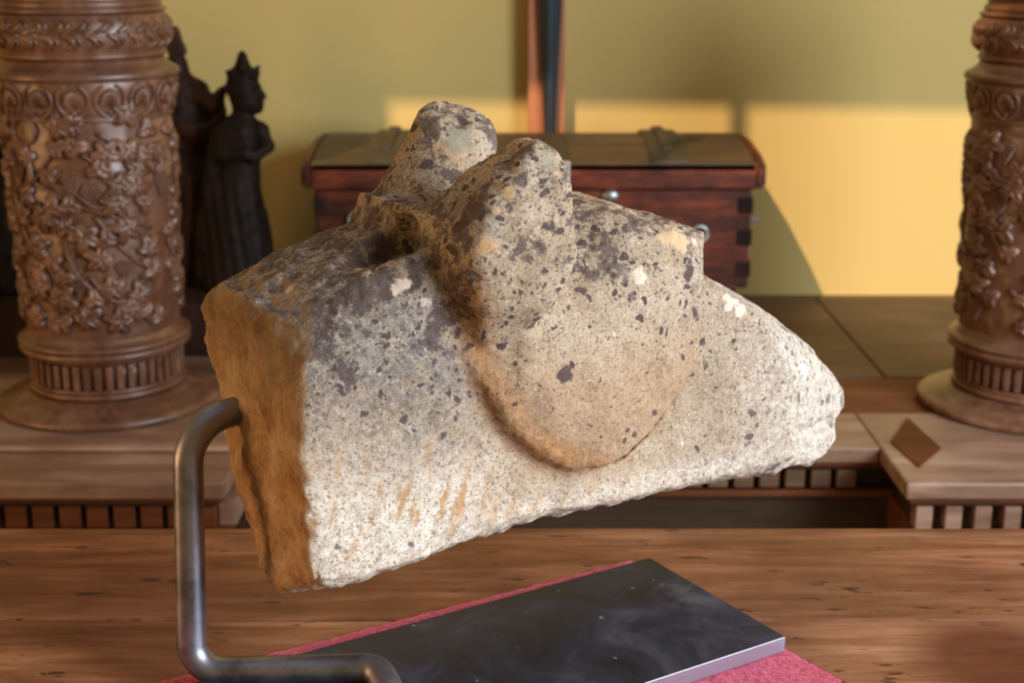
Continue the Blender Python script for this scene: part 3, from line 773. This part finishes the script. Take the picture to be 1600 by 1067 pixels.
def build_column(loc):
    root = empty('carved_column', loc)
    zb = loc[2]
    def Zr(z): return z - zb
    def lat(name, prof, mat=M['column'], n=128):
        V, Fc = lathe_data([(r, Zr(z)) for r, z in prof], n)
        return pydata(name, V, Fc, mat, root, True)
    b0 = zb
    lat('foot', [(0.150, b0), (0.1545, b0 + .003), (0.155, b0 + .008), (0.151, b0 + .0115), (0.143, b0 + .0135), (0.1335, b0 + .0165), (0.124, b0 + .0225), (0.1165, -0.0495), (0.1125, -0.0455), (0.108, -0.0450), (0.100, -0.0445)])
    def torus(zc, r0, rr, hh, n=7):
        return [(r0 + rr * math.cos(a), zc + hh * math.sin(a)) for a in [(-math.pi/2 + math.pi * k / (n-1)) for k in range(n)]]
    lat('lower_ring', [(0.099, -0.0455)] + torus(-0.0400, 0.104, 0.0045, 0.0045) + torus(-0.0325, 0.103, 0.0025, 0.0028) + [(0.099, -0.0295)])
    lat('drum', [(0.0995, -0.031), (0.0995, 0.0065)])
    lat('middle_ring', [(0.100, 0.0045), (0.1055, 0.0065), (0.107, 0.0095), (0.1075, 0.012)] + torus(0.0180, 0.1125, 0.0055, 0.0055) + torus(0.0275, 0.1120, 0.0065, 0.0045) + [(0.1085, 0.0335), (0.1055, 0.038), (0.1035, 0.044)])
    # shaft with slightly uneven carved ground
    n, mz = 220, 110; V = []; 
    for j in range(mz + 1):
        z = 0.030 + (SH1 + 0.004 - 0.030) * j / mz
        for k in range(n):
            V.append((k, z))
    P = np.array([[math.cos(2*math.pi*k/n)*0.1, math.sin(2*math.pi*k/n)*0.1, z] for k, z in V])
    nzv = fbm(P, 60, 2) * 0.0010
    W = [((shaft_r(z) + d_) * math.sin(2*math.pi*k/n), -(shaft_r(z) + d_) * math.cos(2*math.pi*k/n), Zr(z)) for (k, z), d_ in zip(V, nzv)]
    Fc = []
    for j in range(mz):
        for k in range(n):
            k2 = (k+1) % n; Fc.append((j*n+k, j*n+k2, (j+1)*n+k2, (j+1)*n+k))
    Fc.append(tuple(range(n))[::-1]); Fc.append(tuple(range(mz*n, (mz+1)*n)))
    pydata('shaft', W, Fc, M['column'], root, True)
    lat('neck_ring', [(0.109, 0.3325), (0.1128, 0.334), (0.1132, 0.337), (0.1112, 0.3385), (0.1130, 0.341), (0.1145, 0.350), (0.1180, 0.372), (0.1205, 0.3845), (0.1195, 0.386)])
    lat('ledge', [(0.1195, 0.3855), (0.1240, 0.3865), (0.1252, 0.390), (0.1252, 0.394), (0.1225, 0.397), (0.1165, 0.400), (0.1105, 0.404), (0.1075, 0.408), (0.1055, 0.413)])
    lat('waist', [(0.104, 0.4125)] + torus(0.4165, 0.1065, 0.0035, 0.0035) + [(0.1065, 0.4205), (0.1110, 0.425), (0.1145, 0.433), (0.1160, 0.445), (0.1150, 0.457), (0.1110, 0.467), (0.1075, 0.4705)] )
    lat('upper_rings', [(0.106, 0.470)] + torus(0.4735, 0.1085, 0.0035, 0.0032) + torus(0.4815, 0.1040, 0.0028, 0.0040) + [(0.102, 0.487), (0.1035, 0.492)] + torus(0.499, 0.106, 0.005, 0.006) +
        [(0.106, 0.507), (0.116, 0.522), (0.132, 0.545), (0.136, 0.56), (0.136, 0.575), (0.120, 0.576)])
    # fluting on the drum
    nf = 44; first = None
    for k in range(nf):
        a = 2 * math.pi * k / nf
        if first is None:
            bm = bmesh.new(); box_bm(bm, (-0.0044, -0.1062, Zr(-0.029)), (0.0044, -0.0975, Zr(0.0040)), 0.0018, 2)
            o = first = from_bm('flute', bm, M['column_relief'], root)
        else: o = copy_part(first, root)
        o.rotation_euler = (0, 0, a)
    # palmettes in oval frames round the neck
    np_ = 16; firstp = None
    for k in range(np_):
        a = 2 * math.pi * (k + 0.35) / np_
        if firstp is None:
            D = ([], [])
            def wrap(pts, r_, n=6):
                out = []
                for u, z, h_ in pts:
                    rr = float(np.interp(z, [0.3385, 0.3845], [0.1120, 0.1202])) + h_
                    aa = u / 0.116; out.append((rr * math.sin(aa), -rr * math.cos(aa), Zr(z)))
                merge(D, tube_data(out, r_, n))
            for s in (-1, 1):
                wrap([(s * 0.019 * math.sin(q), 0.3625 - 0.021 * math.cos(q), 0.0012) for q in np.linspace(0.0, 2.75, 16)], 0.0024)
            for q in np.linspace(-1.25, 1.25, 9):
                wrap([(0.004 * math.sin(q), 0.352 + 0.003 * math.cos(q), 0.001), (0.0125 * math.sin(q), 0.354 + 0.020 * math.cos(q), 0.0022), (0.0140 * math.sin(q), 0.354 + 0.0235 * math.cos(q), 0.0002)],
                     [0.0014, 0.0027, 0.0012], 6)
            wrap([(-0.003, 0.347, 0.001), (0.003, 0.347, 0.001)], 0.003, 8)
            o = firstp = pydata('palmette', D[0], D[1], M['column_relief'], root, True)
        else: o = copy_part(firstp, root)
        o.rotation_euler = (0, 0, a)
    # guilloche band: two rows of s-curled leaves
    ng = 26; firsts = [None, None]
    for row in (0, 1):
        for k in range(ng):
            a = 2 * math.pi * (k + 0.5 * row) / ng
            if firsts[row] is None:
                D = ([], [])
                for off, r_ in ((0, 0.0034), (0.0085, 0.0024)):
                    pts = []
                    for q in np.linspace(0, 1, 12):
                        z = (0.4475 + 0.0165 * q) if row == 0 else (0.4455 - 0.0185 * q)
                        u = 0.0145 * math.sin(q * 2.7) * (1 if row == 0 else 1) - 0.006 + off
                        rr = float(np.interp(z, [0.425, 0.433, 0.445, 0.457, 0.467], [0.1110, 0.1145, 0.1160, 0.1150, 0.1110])) + 0.0006
                        aa = u / 0.115; pts.append((rr * math.sin(aa), -rr * math.cos(aa), Zr(z)))
                    merge(D, tube_data(pts, [r_ * (0.55 + 0.75 * math.sin(math.pi * min(1, i / 11 + 0.1))) for i in range(12)], 6))
                o = firsts[row] = pydata('curled_leaf', D[0], D[1], M['column_relief'], root, True)
            else: o = copy_part(firsts[row], root)
            o.rotation_euler = (0, 0, a)
    # vine carving
    rnd = random.Random(21)
    def onshaft(phi, z, h_=0.0): r_ = shaft_r(z) + h_; return (r_ * math.sin(phi), -r_ * math.cos(phi), Zr(z))
    def vine(pts, r0, r1, name='vine_stem'):
        P = []
        for i in range(len(pts) - 1):
            for q in np.linspace(0, 1, 7)[:-1]:
                P.append([pts[i][0] * (1-q) + pts[i+1][0] * q, pts[i][1] * (1-q) + pts[i+1][1] * q])
        P.append(list(pts[-1]))
        for _ in range(4):
            for i in range(1, len(P) - 1):
                P[i] = [(P[i-1][j] + 2 * P[i][j] + P[i+1][j]) / 4 for j in (0, 1)]
        m = len(P)
        V, Fc = tube_data([onshaft(a, z, 0.0022) for a, z in P], [1.35 * (r0 + (r1 - r0) * i / (m-1)) for i in range(m)], 6)
        return pydata(name, V, Fc, M['column_relief'], root, True)
    def pz(px, py):                      # photo position on the visible front of the left column
        return math.asin(max(-0.97, min(0.97, (px - 150 - (py - 300) * 0.045) / 121))), float(onY(px, py, 1.86)[2]) * 1.0 + 0.012 - 0.0
    ring = [pz(85 + 20 * math.cos(q), 215 + 22 * math.sin(q)) for q in np.linspace(0, 2 * math.pi, 9)]
    vine(ring, 0.0023, 0.0023, 'carved_ring')
    vine([pz(86, 237), pz(90, 262), pz(96, 292)], 0.0022, 0.0038)
    for pts in ([(98, 292), (130, 310), (165, 330), (215, 350), (255, 372)], [(98, 292), (75, 300), (50, 310), (28, 300)], [(100, 290), (125, 250), (160, 220), (172, 214)],
                [(190, 218), (220, 240), (245, 268), (262, 300)], [(110, 296), (150, 300), (185, 335), (200, 330), (235, 300)], [(170, 250), (185, 262), (200, 285)],
                [(150, 345), (140, 400), (160, 440), (200, 480)], [(60, 310), (70, 370), (110, 430), (120, 490)], [(175, 435), (195, 470), (215, 480), (255, 470)], [(185, 345), (215, 395), (245, 430), (262, 440)],
                [(30, 330), (45, 400), (50, 470)]):
        vine([pz(*q) for q in pts], 0.0024, 0.0015)
    for k in range(9):                   # stems on the far side
        a0 = math.pi * (0.52 + 0.96 * k / 8); z0 = rnd.uniform(0.06, 0.30)
        vine([(a0, z0), (a0 + 0.25, z0 + rnd.uniform(-.05, .05)), (a0 + 0.5, min(.32, max(.06, z0 + rnd.uniform(-.09, .09))))], 0.0024, 0.0015)
    protos = []
    for s in range(4):
        W, Fc = leaf_mesh('carved_leaf', 0.1045, (0.042, 0.034, 0.046, 0.030)[s], s, (5, 3, 5, 3)[s])
        me_ = bpy.data.meshes.new('carved_leaf'); me_.from_pydata(W, [], Fc); me_.update(); me_.materials.append(M['column_relief'])
        me_.polygons.foreach_set('use_smooth', [True] * len(me_.polygons)); protos.append(me_)
    # grapes
    D = ([], [])
    g = random.Random(4); sph = bmesh.new(); bmesh.ops.create_icosphere(sph, subdivisions=1, radius=1)
    sv = [v.co.copy() for v in sph.verts]; sf = [tuple(v.index for v in f.verts) for f in sph.faces]; sph.free()
    for row, cnt in enumerate((4, 5, 4, 3, 2, 1)):
        for c_ in range(cnt):
            u = (c_ - (cnt - 1) / 2) * 0.0052 + g.uniform(-.0005, .0005); z = 0.012 - row * 0.0048; rr = 0.1065; aa = u / rr
            merge(D, ([Vector((rr * math.sin(aa), -rr * math.cos(aa), z)) + v * 0.0033 for v in sv], sf))
    gme = bpy.data.meshes.new('grape_cluster'); gme.from_pydata([tuple(v) for v in D[0]], [], D[1]); gme.update(); gme.materials.append(M['column_relief'])
    gme.polygons.foreach_set('use_smooth', [True] * len(gme.polygons))
    placed = []
    def put(me_, nm, phi, z, roll):
        o = bpy.data.objects.new(nm, me_); COL.objects.link(o); o.parent = root
        s_ = shaft_r(z) / 0.1045
        Rm = Matrix.Rotation(phi, 4, 'Z')
        # roll the leaf about its own outward axis
        ce = Vector((0, -0.1045, 0))
        Rl = Matrix.Translation(ce) @ Matrix.Rotation(roll, 4, 'Y') @ Matrix.Translation(-ce)
        o.matrix_local = Matrix.Translation((0, 0, Zr(z))) @ Matrix.Diagonal((s_, s_, 1, 1)) @ Rm @ Rl
        placed.append((phi, z))
    for (px, py, kind, roll) in ((150, 392, 'g', 0), (158, 450, 'g', 0), (222, 432, 'g', 0), (225, 250, 0, .6), (190, 272, 1, 2.2), (215, 300, 0, 4), (225, 190, 2, .2), (160, 205, 1, 5), (140, 205, 0, 1),
                           (245, 330, 1, 1), (170, 375, 2, 3.4), (205, 455, 0, 2.4), (215, 508, 2, .1), (135, 240, 3, 1), (180, 315, 'g', 0), (50, 210, 0, 2), (60, 260, 3, 4), (40, 330, 0, 1), (75, 345, 0, 5),
                           (110, 345, 2, 2), (125, 330, 1, 0), (60, 400, 2, 3), (95, 395, 0, 1.1), (95, 455, 0, 4), (130, 470, 2, 2), (60, 450, 1, 2), (50, 500, 0, 0), (85, 505, 0, 5), (170, 500, 0, 1), (130, 510, 3, 1),
                           (250, 400, 0, 2), (240, 470, 0, 1), (255, 250, 3, 3), (200, 380, 1, 4), (245, 215, 1, 2), (120, 280, 3, 3), (40, 280, 1, 5), (35, 430, 0, 1), (190, 410, 0, 5.2), (120, 415, 3, 3), (262, 510, 1, 0)):
        phi, z = pz(px, py)
        if kind == 'g': put(gme, 'grape_cluster', phi, z, 0)
        else: put(protos[kind], 'carved_leaf', phi, z, roll)
    tries = 0
    while tries < 2500 and len(placed) < 165:
        tries += 1
        phi = rnd.uniform(-math.pi, math.pi); z = rnd.uniform(0.058, 0.318)
        if min(((phi - a) * 0.107) ** 2 + (z - b) ** 2 for a, b in placed) < 0.0195 ** 2: continue
        if math.hypot((phi - ring[0][0] + 0.17) * 0.107, z - ring[0][1]) < 0.03 and abs(phi) < 1.5: continue
        if rnd.random() < 0.2: put(gme, 'grape_cluster', phi, z, 0)
        else: put(protos[rnd.randrange(4)], 'carved_leaf', phi, z, rnd.uniform(0, 6.28))
    return root
cL = build_column((-0.577, 1.93, SZ + 0.0075))
tag(cL, 'big carved wooden column with vine leaves and carved ring, on the left', 'column', 'carved wooden columns')
cR = cL.copy(); COL.objects.link(cR)
for ch in list(cL.children):
    c_ = ch.copy(); COL.objects.link(c_); c_.parent = cR
cR.location = (0.742, 1.93, SZ); cR.rotation_euler = (0, 0, R(118))
tag(cR, 'reddish carved wooden column half out of frame on the right', 'column', 'carved wooden columns')

# ------------------------------------------------------------------ wooden chest
CX, CYF, CYB = 0.034, 2.215, 2.49
chest = empty('wooden_chest', (CX, (CYF + CYB) / 2, SZ), 'old reddish wooden chest with a domed strapped lid, behind the stone head', 'chest')
HW = 0.348; BZ0, BZ1 = 0.022, 0.183
def cb(name, lo, hi, mat, bev=0.0, par=chest):
    cy = (CYF + CYB) / 2
    return box(name, (lo[0], lo[1] - cy, lo[2] - SZ), (hi[0], hi[1] - cy, hi[2] - SZ), mat, par, bev=bev)
cb('body', (-HW, CYF, BZ0), (HW, CYB, BZ1), M['chest'], 0.006)
cb('base_board', (-HW - 0.004, CYF - 0.004, BZ0 - 0.012), (HW - 0.02, CYB, BZ0 + 0.006), M['chest'], 0.003)
for x in (-0.30, 0.28):
    for y in (CYF + 0.035, CYB - 0.035):
        V, Fc = lathe_data([(0.016, 0), (0.026, 0.015), (0.03, 0.04), (0.024, 0.07), (0.018, 0.095)], 20)
        pydata('bun_foot', [(a + x, b + y - (CYF + CYB) / 2, c) for a, b, c in V], Fc, M['chest'], chest, True)
# dovetails on the front corners
for s in (-1, 1):
    for k in range(3):
        z = BZ0 + 0.018 + k * 0.052
        cb('dovetail', (s * (HW - 0.011) - 0.0125, CYF - 0.0012, z), (s * (HW - 0.011) + 0.0125, CYF + 0.02, z + 0.026), M['red_ebony'], 0.0015)
# lid: front board, sloping top boards, end rolls
cb('lid_front', (-HW - 0.004, CYF - 0.012, 0.184), (HW + 0.004, CYF + 0.012, 0.227), M['chest'], 0.004)
cb('lid_back', (-HW - 0.004, CYB - 0.012, 0.184), (HW + 0.004, CYB + 0.008, 0.232), M['chest'], 0.004)
for s in (-1, 1):
    D = []
    V = []; prof = [(CYF - 0.014, 0.186), (CYF - 0.014, 0.219), (CYF - 0.004, 0.227), (CYF + 0.05, 0.238), (CYF + 0.14, 0.246), (CYB - 0.05, 0.244), (CYB + 0.008, 0.233), (CYB + 0.008, 0.186)]
    bm = bmesh.new()
    x0, x1 = (HW + 0.0, HW + 0.018) if s > 0 else (-HW - 0.018, -HW - 0.0)
    va = [bm.verts.new((x0, y - (CYF + CYB) / 2, z - SZ)) for y, z in prof]; vb = [bm.verts.new((x1, y - (CYF + CYB) / 2, z - SZ)) for y, z in prof]
    bm.faces.new(va); bm.faces.new(vb[::-1])
    for i in range(len(prof)): bm.faces.new((va[i], va[(i+1) % len(prof)], vb[(i+1) % len(prof)], vb[i]))
    bmesh.ops.recalc_face_normals(bm, faces=bm.faces[:])
    bmesh.ops.bevel(bm, geom=bm.edges[:], offset=0.005, segments=3, affect='EDGES')
    from_bm('lid_end', bm, M['chest'], chest)
def strip(name, x0, x1, pts, th, mat):
    bm = bmesh.new(); cy = (CYF + CYB) / 2
    lo = [[bm.verts.new((x, y - cy, z - SZ - th)) for y, z in pts] for x in (x0, x1)]
    hi = [[bm.verts.new((x, y - cy, z - SZ)) for y, z in pts] for x in (x0, x1)]
    for i in range(len(pts) - 1):
        bm.faces.new((hi[0][i], hi[1][i], hi[1][i+1], hi[0][i+1])); bm.faces.new((lo[0][i], lo[0][i+1], lo[1][i+1], lo[1][i]))
        bm.faces.new((lo[0][i], hi[0][i], hi[0][i+1], lo[0][i+1])); bm.faces.new((lo[1][i], lo[1][i+1], hi[1][i+1], hi[1][i]))
    bm.faces.new((lo[0][0], lo[1][0], hi[1][0], hi[0][0])); bm.faces.new((lo[0][-1], hi[0][-1], hi[1][-1], lo[1][-1]))
    bmesh.ops.recalc_face_normals(bm, faces=bm.faces[:])
    return from_bm(name, bm, mat, chest)
strip('lid_board', -HW + 0.0006, HW - 0.0006, [(CYF - 0.012, 0.2275), (CYF + 0.05, 0.2385), (CYF + 0.088, 0.2425)], 0.012, M['chest_top'])
strip('lid_board', -HW + 0.0006, HW - 0.0006, [(CYF + 0.0905, 0.2425), (CYF + 0.14, 0.2465), (CYF + 0.185, 0.2460)], 0.012, M['chest_top'])
strip('lid_board', -HW + 0.0006, HW - 0.0006, [(CYF + 0.1875, 0.2460), (CYB - 0.05, 0.2445), (CYB + 0.008, 0.234)], 0.012, M['chest_top'])
for x, wd in ((-0.235, 0.034), (0.215, 0.036)):
    strip('lid_strap', x - wd / 2 * 1.6, x + wd / 2 * 1.6, [(CYF - 0.014, 0.2305), (CYF + 0.05, 0.2425), (CYF + 0.14, 0.2515), (CYB - 0.05, 0.2500), (CYB + 0.008, 0.238)], 0.005, M['chest_strap'])
    strip('strap_ridge', x - 0.008, x + 0.008, [(CYF + 0.04, 0.2440), (CYF + 0.14, 0.2580), (CYB - 0.05, 0.2560), (CYB, 0.242)], 0.006, M['chest_strap'])
# hasp, studs, ring pulls, side latch
hx = 0.037
strip('hasp', hx - 0.017, hx + 0.017, [(CYF - 0.0145, 0.2315), (CYF + 0.05, 0.2435), (CYF + 0.15, 0.2535)], 0.005, M['chest_strap'])
cb('hasp_plate', (hx - 0.002, CYF - 0.0165, 0.188), (hx + 0.020, CYF - 0.0115, 0.230), M['pewter'], 0.002)
cy0 = (CYF + CYB) / 2
for x, z, r_ in ((0.1216, 0.1735, 0.0125),):
    bm = bmesh.new(); bmesh.ops.create_uvsphere(bm, u_segments=20, v_segments=12, radius=1)
    for v in bm.verts: v.co = Vector((x + v.co.x * r_ * 1.15, CYF - 0.001 - cy0 + v.co.y * 0.008, z - SZ + v.co.z * r_ * 0.85))
    from_bm('stud', bm, M['pewter'], chest, True)
for x, z in ((-0.281, 0.135), (0.265, 0.112)):
    pts = [(x + 0.0125 * math.cos(q), CYF - 0.003 - cy0 - 0.003 * abs(math.sin(q / 2)), z - SZ + 0.0125 * math.sin(q)) for q in np.linspace(0, 2 * math.pi, 25)]
    V, Fc = tube_data(pts, 0.0036, 8, False)
    pydata('ring_pull', V, Fc, M['pewter'], chest, True)
cb('side_latch', (HW - 0.001, CYF + 0.02, 0.128), (HW + 0.016, CYF + 0.034, 0.134), M['rod'], 0.001)
cb('side_hinge', (HW - 0.001, CYF + 0.015, 0.070), (HW + 0.003, CYF + 0.04, 0.102), M['pewter'], 0.001)

# ------------------------------------------------------------------ tapered iron post standing behind the chest
post = empty('tapered_post', (0.0672, 2.527, SZ), 'dark blue tapering iron post standing behind the chest against the painted upright', 'post')
def taper(zs, name, x_l, x_r, yf, yb, mat):
    V = []; Fc = []
    for z, k in zs:
        V += [(x_l * k, -yf * k, z), (x_r * k, -yf * k, z), (x_r * k, yb, z), (x_l * k, yb, z)]
    for i in range(len(zs) - 1):
        for q in range(4): Fc.append((i*4+q, i*4+(q+1) % 4, i*4+4+(q+1) % 4, i*4+4+q))
    Fc.append((3, 2, 1, 0)); n_ = (len(zs) - 1) * 4; Fc.append((n_, n_+1, n_+2, n_+3))
    return pydata(name, V, Fc, mat, post)
zs = [(0.0, 0.36), (0.31, 0.48), (0.54, 0.98), (1.0, 1.9), (1.05, 1.9)]
V = []; Fc = []
for z, k in zs:
    V += [(-0.021 * k, 0.006, z), (-0.004 * k, -0.010 * k - 0.002, z), (0.006 * k, -0.010 * k - 0.002, z), (0.021 * k, 0.002, z), (0.021 * k, 0.010, z), (-0.021 * k, 0.010, z)]
for i in range(len(zs) - 1):
    for q in range(6): Fc.append((i*6+q, i*6+(q+1) % 6, i*6+6+(q+1) % 6, i*6+6+q))
Fc.append((5, 4, 3, 2, 1, 0)); Fc.append(tuple(range(24, 30)))
pydata('blade', V, Fc, M['blued'], post)
box('foot_block', (-0.018, -0.012, 0.0), (0.018, 0.012, 0.03), M['blued'], post, bev=0.002)

# ------------------------------------------------------------------ platform and dark carved figures
plat = tag(box('wooden_platform', (-0.95, 2.17, SZ), (-0.375, 2.50, 0.006), M['red_ebony'], bev=0.003),
           'low dark red-brown wooden platform under the carved figures', 'platform')
def W(px, py, dy, Y=2.28): p = onY(px, py, Y + dy); return (float(p[0]), float(p[1]), float(p[2]))
def sdf_obj(name, fn, lo, hi, h, mat, relief=0.0012, freq=70):
    ax, bx, cx = grid(lo, hi, h)
    d = fn(ax[:, None, None], bx[None, :, None], cx[None, None, :]).astype(np.float32)
    V, Q = surface_nets(d, lo, h); N = vnormals(V, Q)
    V = V + N * (relief * fbm(V, freq, 3))[:, None]
    c = np.array([(V[:, 0].min() + V[:, 0].max()) / 2, (V[:, 1].min() + V[:, 1].max()) / 2, V[:, 2].min()])
    me_ = np_mesh(name, V - c, Q); o = link(name, me_, mat); o.location = c
    return o
def union(X, Y, Z, parts, k=0.008):
    d = None
    for p in parts:
        q = capsule(X, Y, Z, *p[1:]) if p[0] == 'c' else ellip(X, Y, Z, *p[1:])
        d = q if d is None else smin(d, q, k)
    return d
def fig1(X, Y, Z):
    c = lambda a, b, da, db, r0, r1: ('c', W(*a, da), W(*b, db), r0, r1)
    P = [c((382, 146), (385, 160), 0, 0, .027, .025), c((404, 148), (413, 155), 0, 0, .007, .0045), c((398, 172), (404, 174), 0, 0, .010, .008), c((402, 165), (408, 166), 0, 0, .005, .004),
         c((378, 178), (378, 200), 0, 0, .015, .018),
         c((365, 205), (404, 208), 0.0, -0.0, .020, .016), c((378, 212), (376, 262), 0, 0, .031, .028),
         c((409, 208), (419, 232), -.01, -.01, .0125, .0095), c((419, 234), (398, 251), -.012, -.03, .0095, .009), c((398, 250), (385, 243), -.03, -.036, .009, .008),
         c((352, 210), (350, 245), -.005, -.02, .016, .013), c((350, 246), (382, 246), -.02, -.036, .013, .009),
         c((376, 262), (372, 330), 0, 0, .030, .042), c((372, 330), (376, 440), 0, 0.0, .044, .058), c((400, 340), (412, 440), .0, .0, .02, .026),
         c((345, 300), (338, 430), 0, 0.01, .026, .034), c((345, 215), (340, 300), 0.01, 0.01, .018, .024)]
    d = union(X, Y, Z, P, 0.008)
    # crown: spike, brim and points
    K = [c((381, 126), (379, 94), 0, 0, .021, .008), c((379, 94), (378, 86), 0, 0, .006, .0025), c((362, 120), (354, 116), 0, 0, .006, .0025), c((398, 116), (405, 108), 0, 0, .005, .0022),
         c((380, 112), (380, 100), -.020, -.018, .008, .005), c((380, 128), (376, 140), 0.01, 0.012, .024, .024), c((362, 122), (398, 121), 0, 0, .008, .008), c((366, 122), (396, 122), -.014, -.014, .007, .007)]
    d = smin(d, union(X, Y, Z, K, .004), 0.004)
    # eye socket, folds of the robe
    d = smax(d, -ellip(X, Y, Z, W(400, 146, -.016), (.006, .006, .004)), .004)
    d = d + 0.0016 * np.sin(X * 320 + Z * 40) * sstep(W(376, 275, 0)[2] - Z, 0, .03)
    return smax(d, W(376, 455, 0)[2] - Z + 0 * X, 0.002)
zb = 0.006
x0 = W(376, 300, 0)
f1 = sdf_obj('carved_figure', fig1, (-0.56, 2.19, zb - .004), (-0.33, 2.37, 0.42), 0.0026, M['ebony'])
tag(f1, 'dark wooden crowned figure facing right with folded hands, beside the chest', 'sculpture', 'dark carved figures')
f1.location.z = zb
def fig2(X, Y, Z):
    c = lambda a, b, da, db, r0, r1: ('c', W(*a, da), W(*b, db), r0, r1)
    P = [c((276, 112), (279, 122), 0, 0, .018, .016), c((280, 128), (284, 150), 0, 0, .013, .018), c((262, 158), (308, 156), 0, 0, .02, .020), c((285, 160), (288, 240), 0, 0, .034, .034),
         c((308, 158), (338, 178), -.01, -.03, .015, .013), c((338, 178), (346, 160), -.03, -.03, .012, .008), c((346, 160), (352, 148), -.03, -.03, .008, .004),
         c((262, 160), (255, 220), -.01, -.03, .016, .014),
         c((290, 245), (296, 320), 0, 0, .034, .044), c((296, 320), (300, 435), 0, 0, .046, .056), c((300, 300), (330, 430), -.025, -.03, .020, .024), c((325, 200), (334, 435), 0.01, .01, .020, .034)]
    d = union(X, Y, Z, P, 0.008)
    # tilted square headdress
    o = W(270, 76, 0); u = 0.30
    x_ = (X - o[0]) * math.cos(u) - (Z - o[2]) * math.sin(-u) ; z_ = (X - o[0]) * math.sin(-u) + (Z - o[2]) * math.cos(u)
    bx_ = np.maximum(np.maximum(np.abs(x_) - .013, np.abs(Y - o[1]) - .014), np.abs(z_) - .024)
    d = smin(d, bx_, 0.006)
    # shallow bowl-shaped drapery held in front
    q = W(305, 190, -.03); sh = ellip(X, Y, Z, q, (.052, .030, .052)); inn = ellip(X, Y, Z, (q[0] + .004, q[1] - .006, q[2] + .022), (.046, .040, .044))
    d = smin(d, smax(sh, -inn, .004), .004)
    d = d + 0.0016 * np.sin(X * 300 - Z * 30) * sstep(W(376, 275, 0)[2] - Z, 0, .03)
    return smax(d, W(376, 455, 0)[2] - Z + 0 * X, 0.002)
f2 = sdf_obj('carved_figure', fig2, (-0.66, 2.17, zb - .004), (-0.435, 2.38, 0.45), 0.0026, M['red_ebony'])
f2.location.z = zb; f2.location.y += 0.085; f2.location.x -= 0.018
tag(f2, 'dark reddish wooden figure with square headdress carrying a curved bowl, half behind the left column', 'sculpture', 'dark carved figures')
def fig3(X, Y, Z):
    c = lambda a, b, da, db, r0, r1: ('c', W(*a, da), W(*b, db), r0, r1)
    P = [c((-8, 110), (-6, 125), 0, 0, .026, .024), c((-8, 95), (-8, 78), 0, 0, .018, .006), c((-6, 135), (-6, 165), 0, 0, .016, .02), c((-34, 178), (14, 178), 0, 0, .024, .022), c((-6, 180), (-6, 260), 0, 0, .04, .036),
         c((16, 182), (22, 225), -.01, -.01, .013, .011), c((22, 225), (-2, 240), -.01, -.035, .011, .010), c((-36, 182), (-40, 225), -.01, -.01, .013, .011), c((-40, 225), (-12, 240), -.01, -.035, .011, .010),
         c((-6, 262), (-4, 330), 0, 0, .036, .046), c((-4, 330), (-2, 440), 0, 0, .048, .060)]
    d = union(X, Y, Z, P, 0.008)
    d = d + 0.0016 * np.sin(X * 310 + Z * 30) * sstep(W(376, 275, 0)[2] - Z, 0, .03)
    return smax(d, W(376, 455, 0)[2] - Z + 0 * X, 0.002)
f3 = sdf_obj('carved_figure', fig3, (-0.94, 2.18, zb - .004), (-0.75, 2.38, 0.43), 0.0030, M['ebony'])
f3.location.z = zb
tag(f3, 'black wooden figure at the left picture edge, behind the left column', 'sculpture', 'dark carved figures')
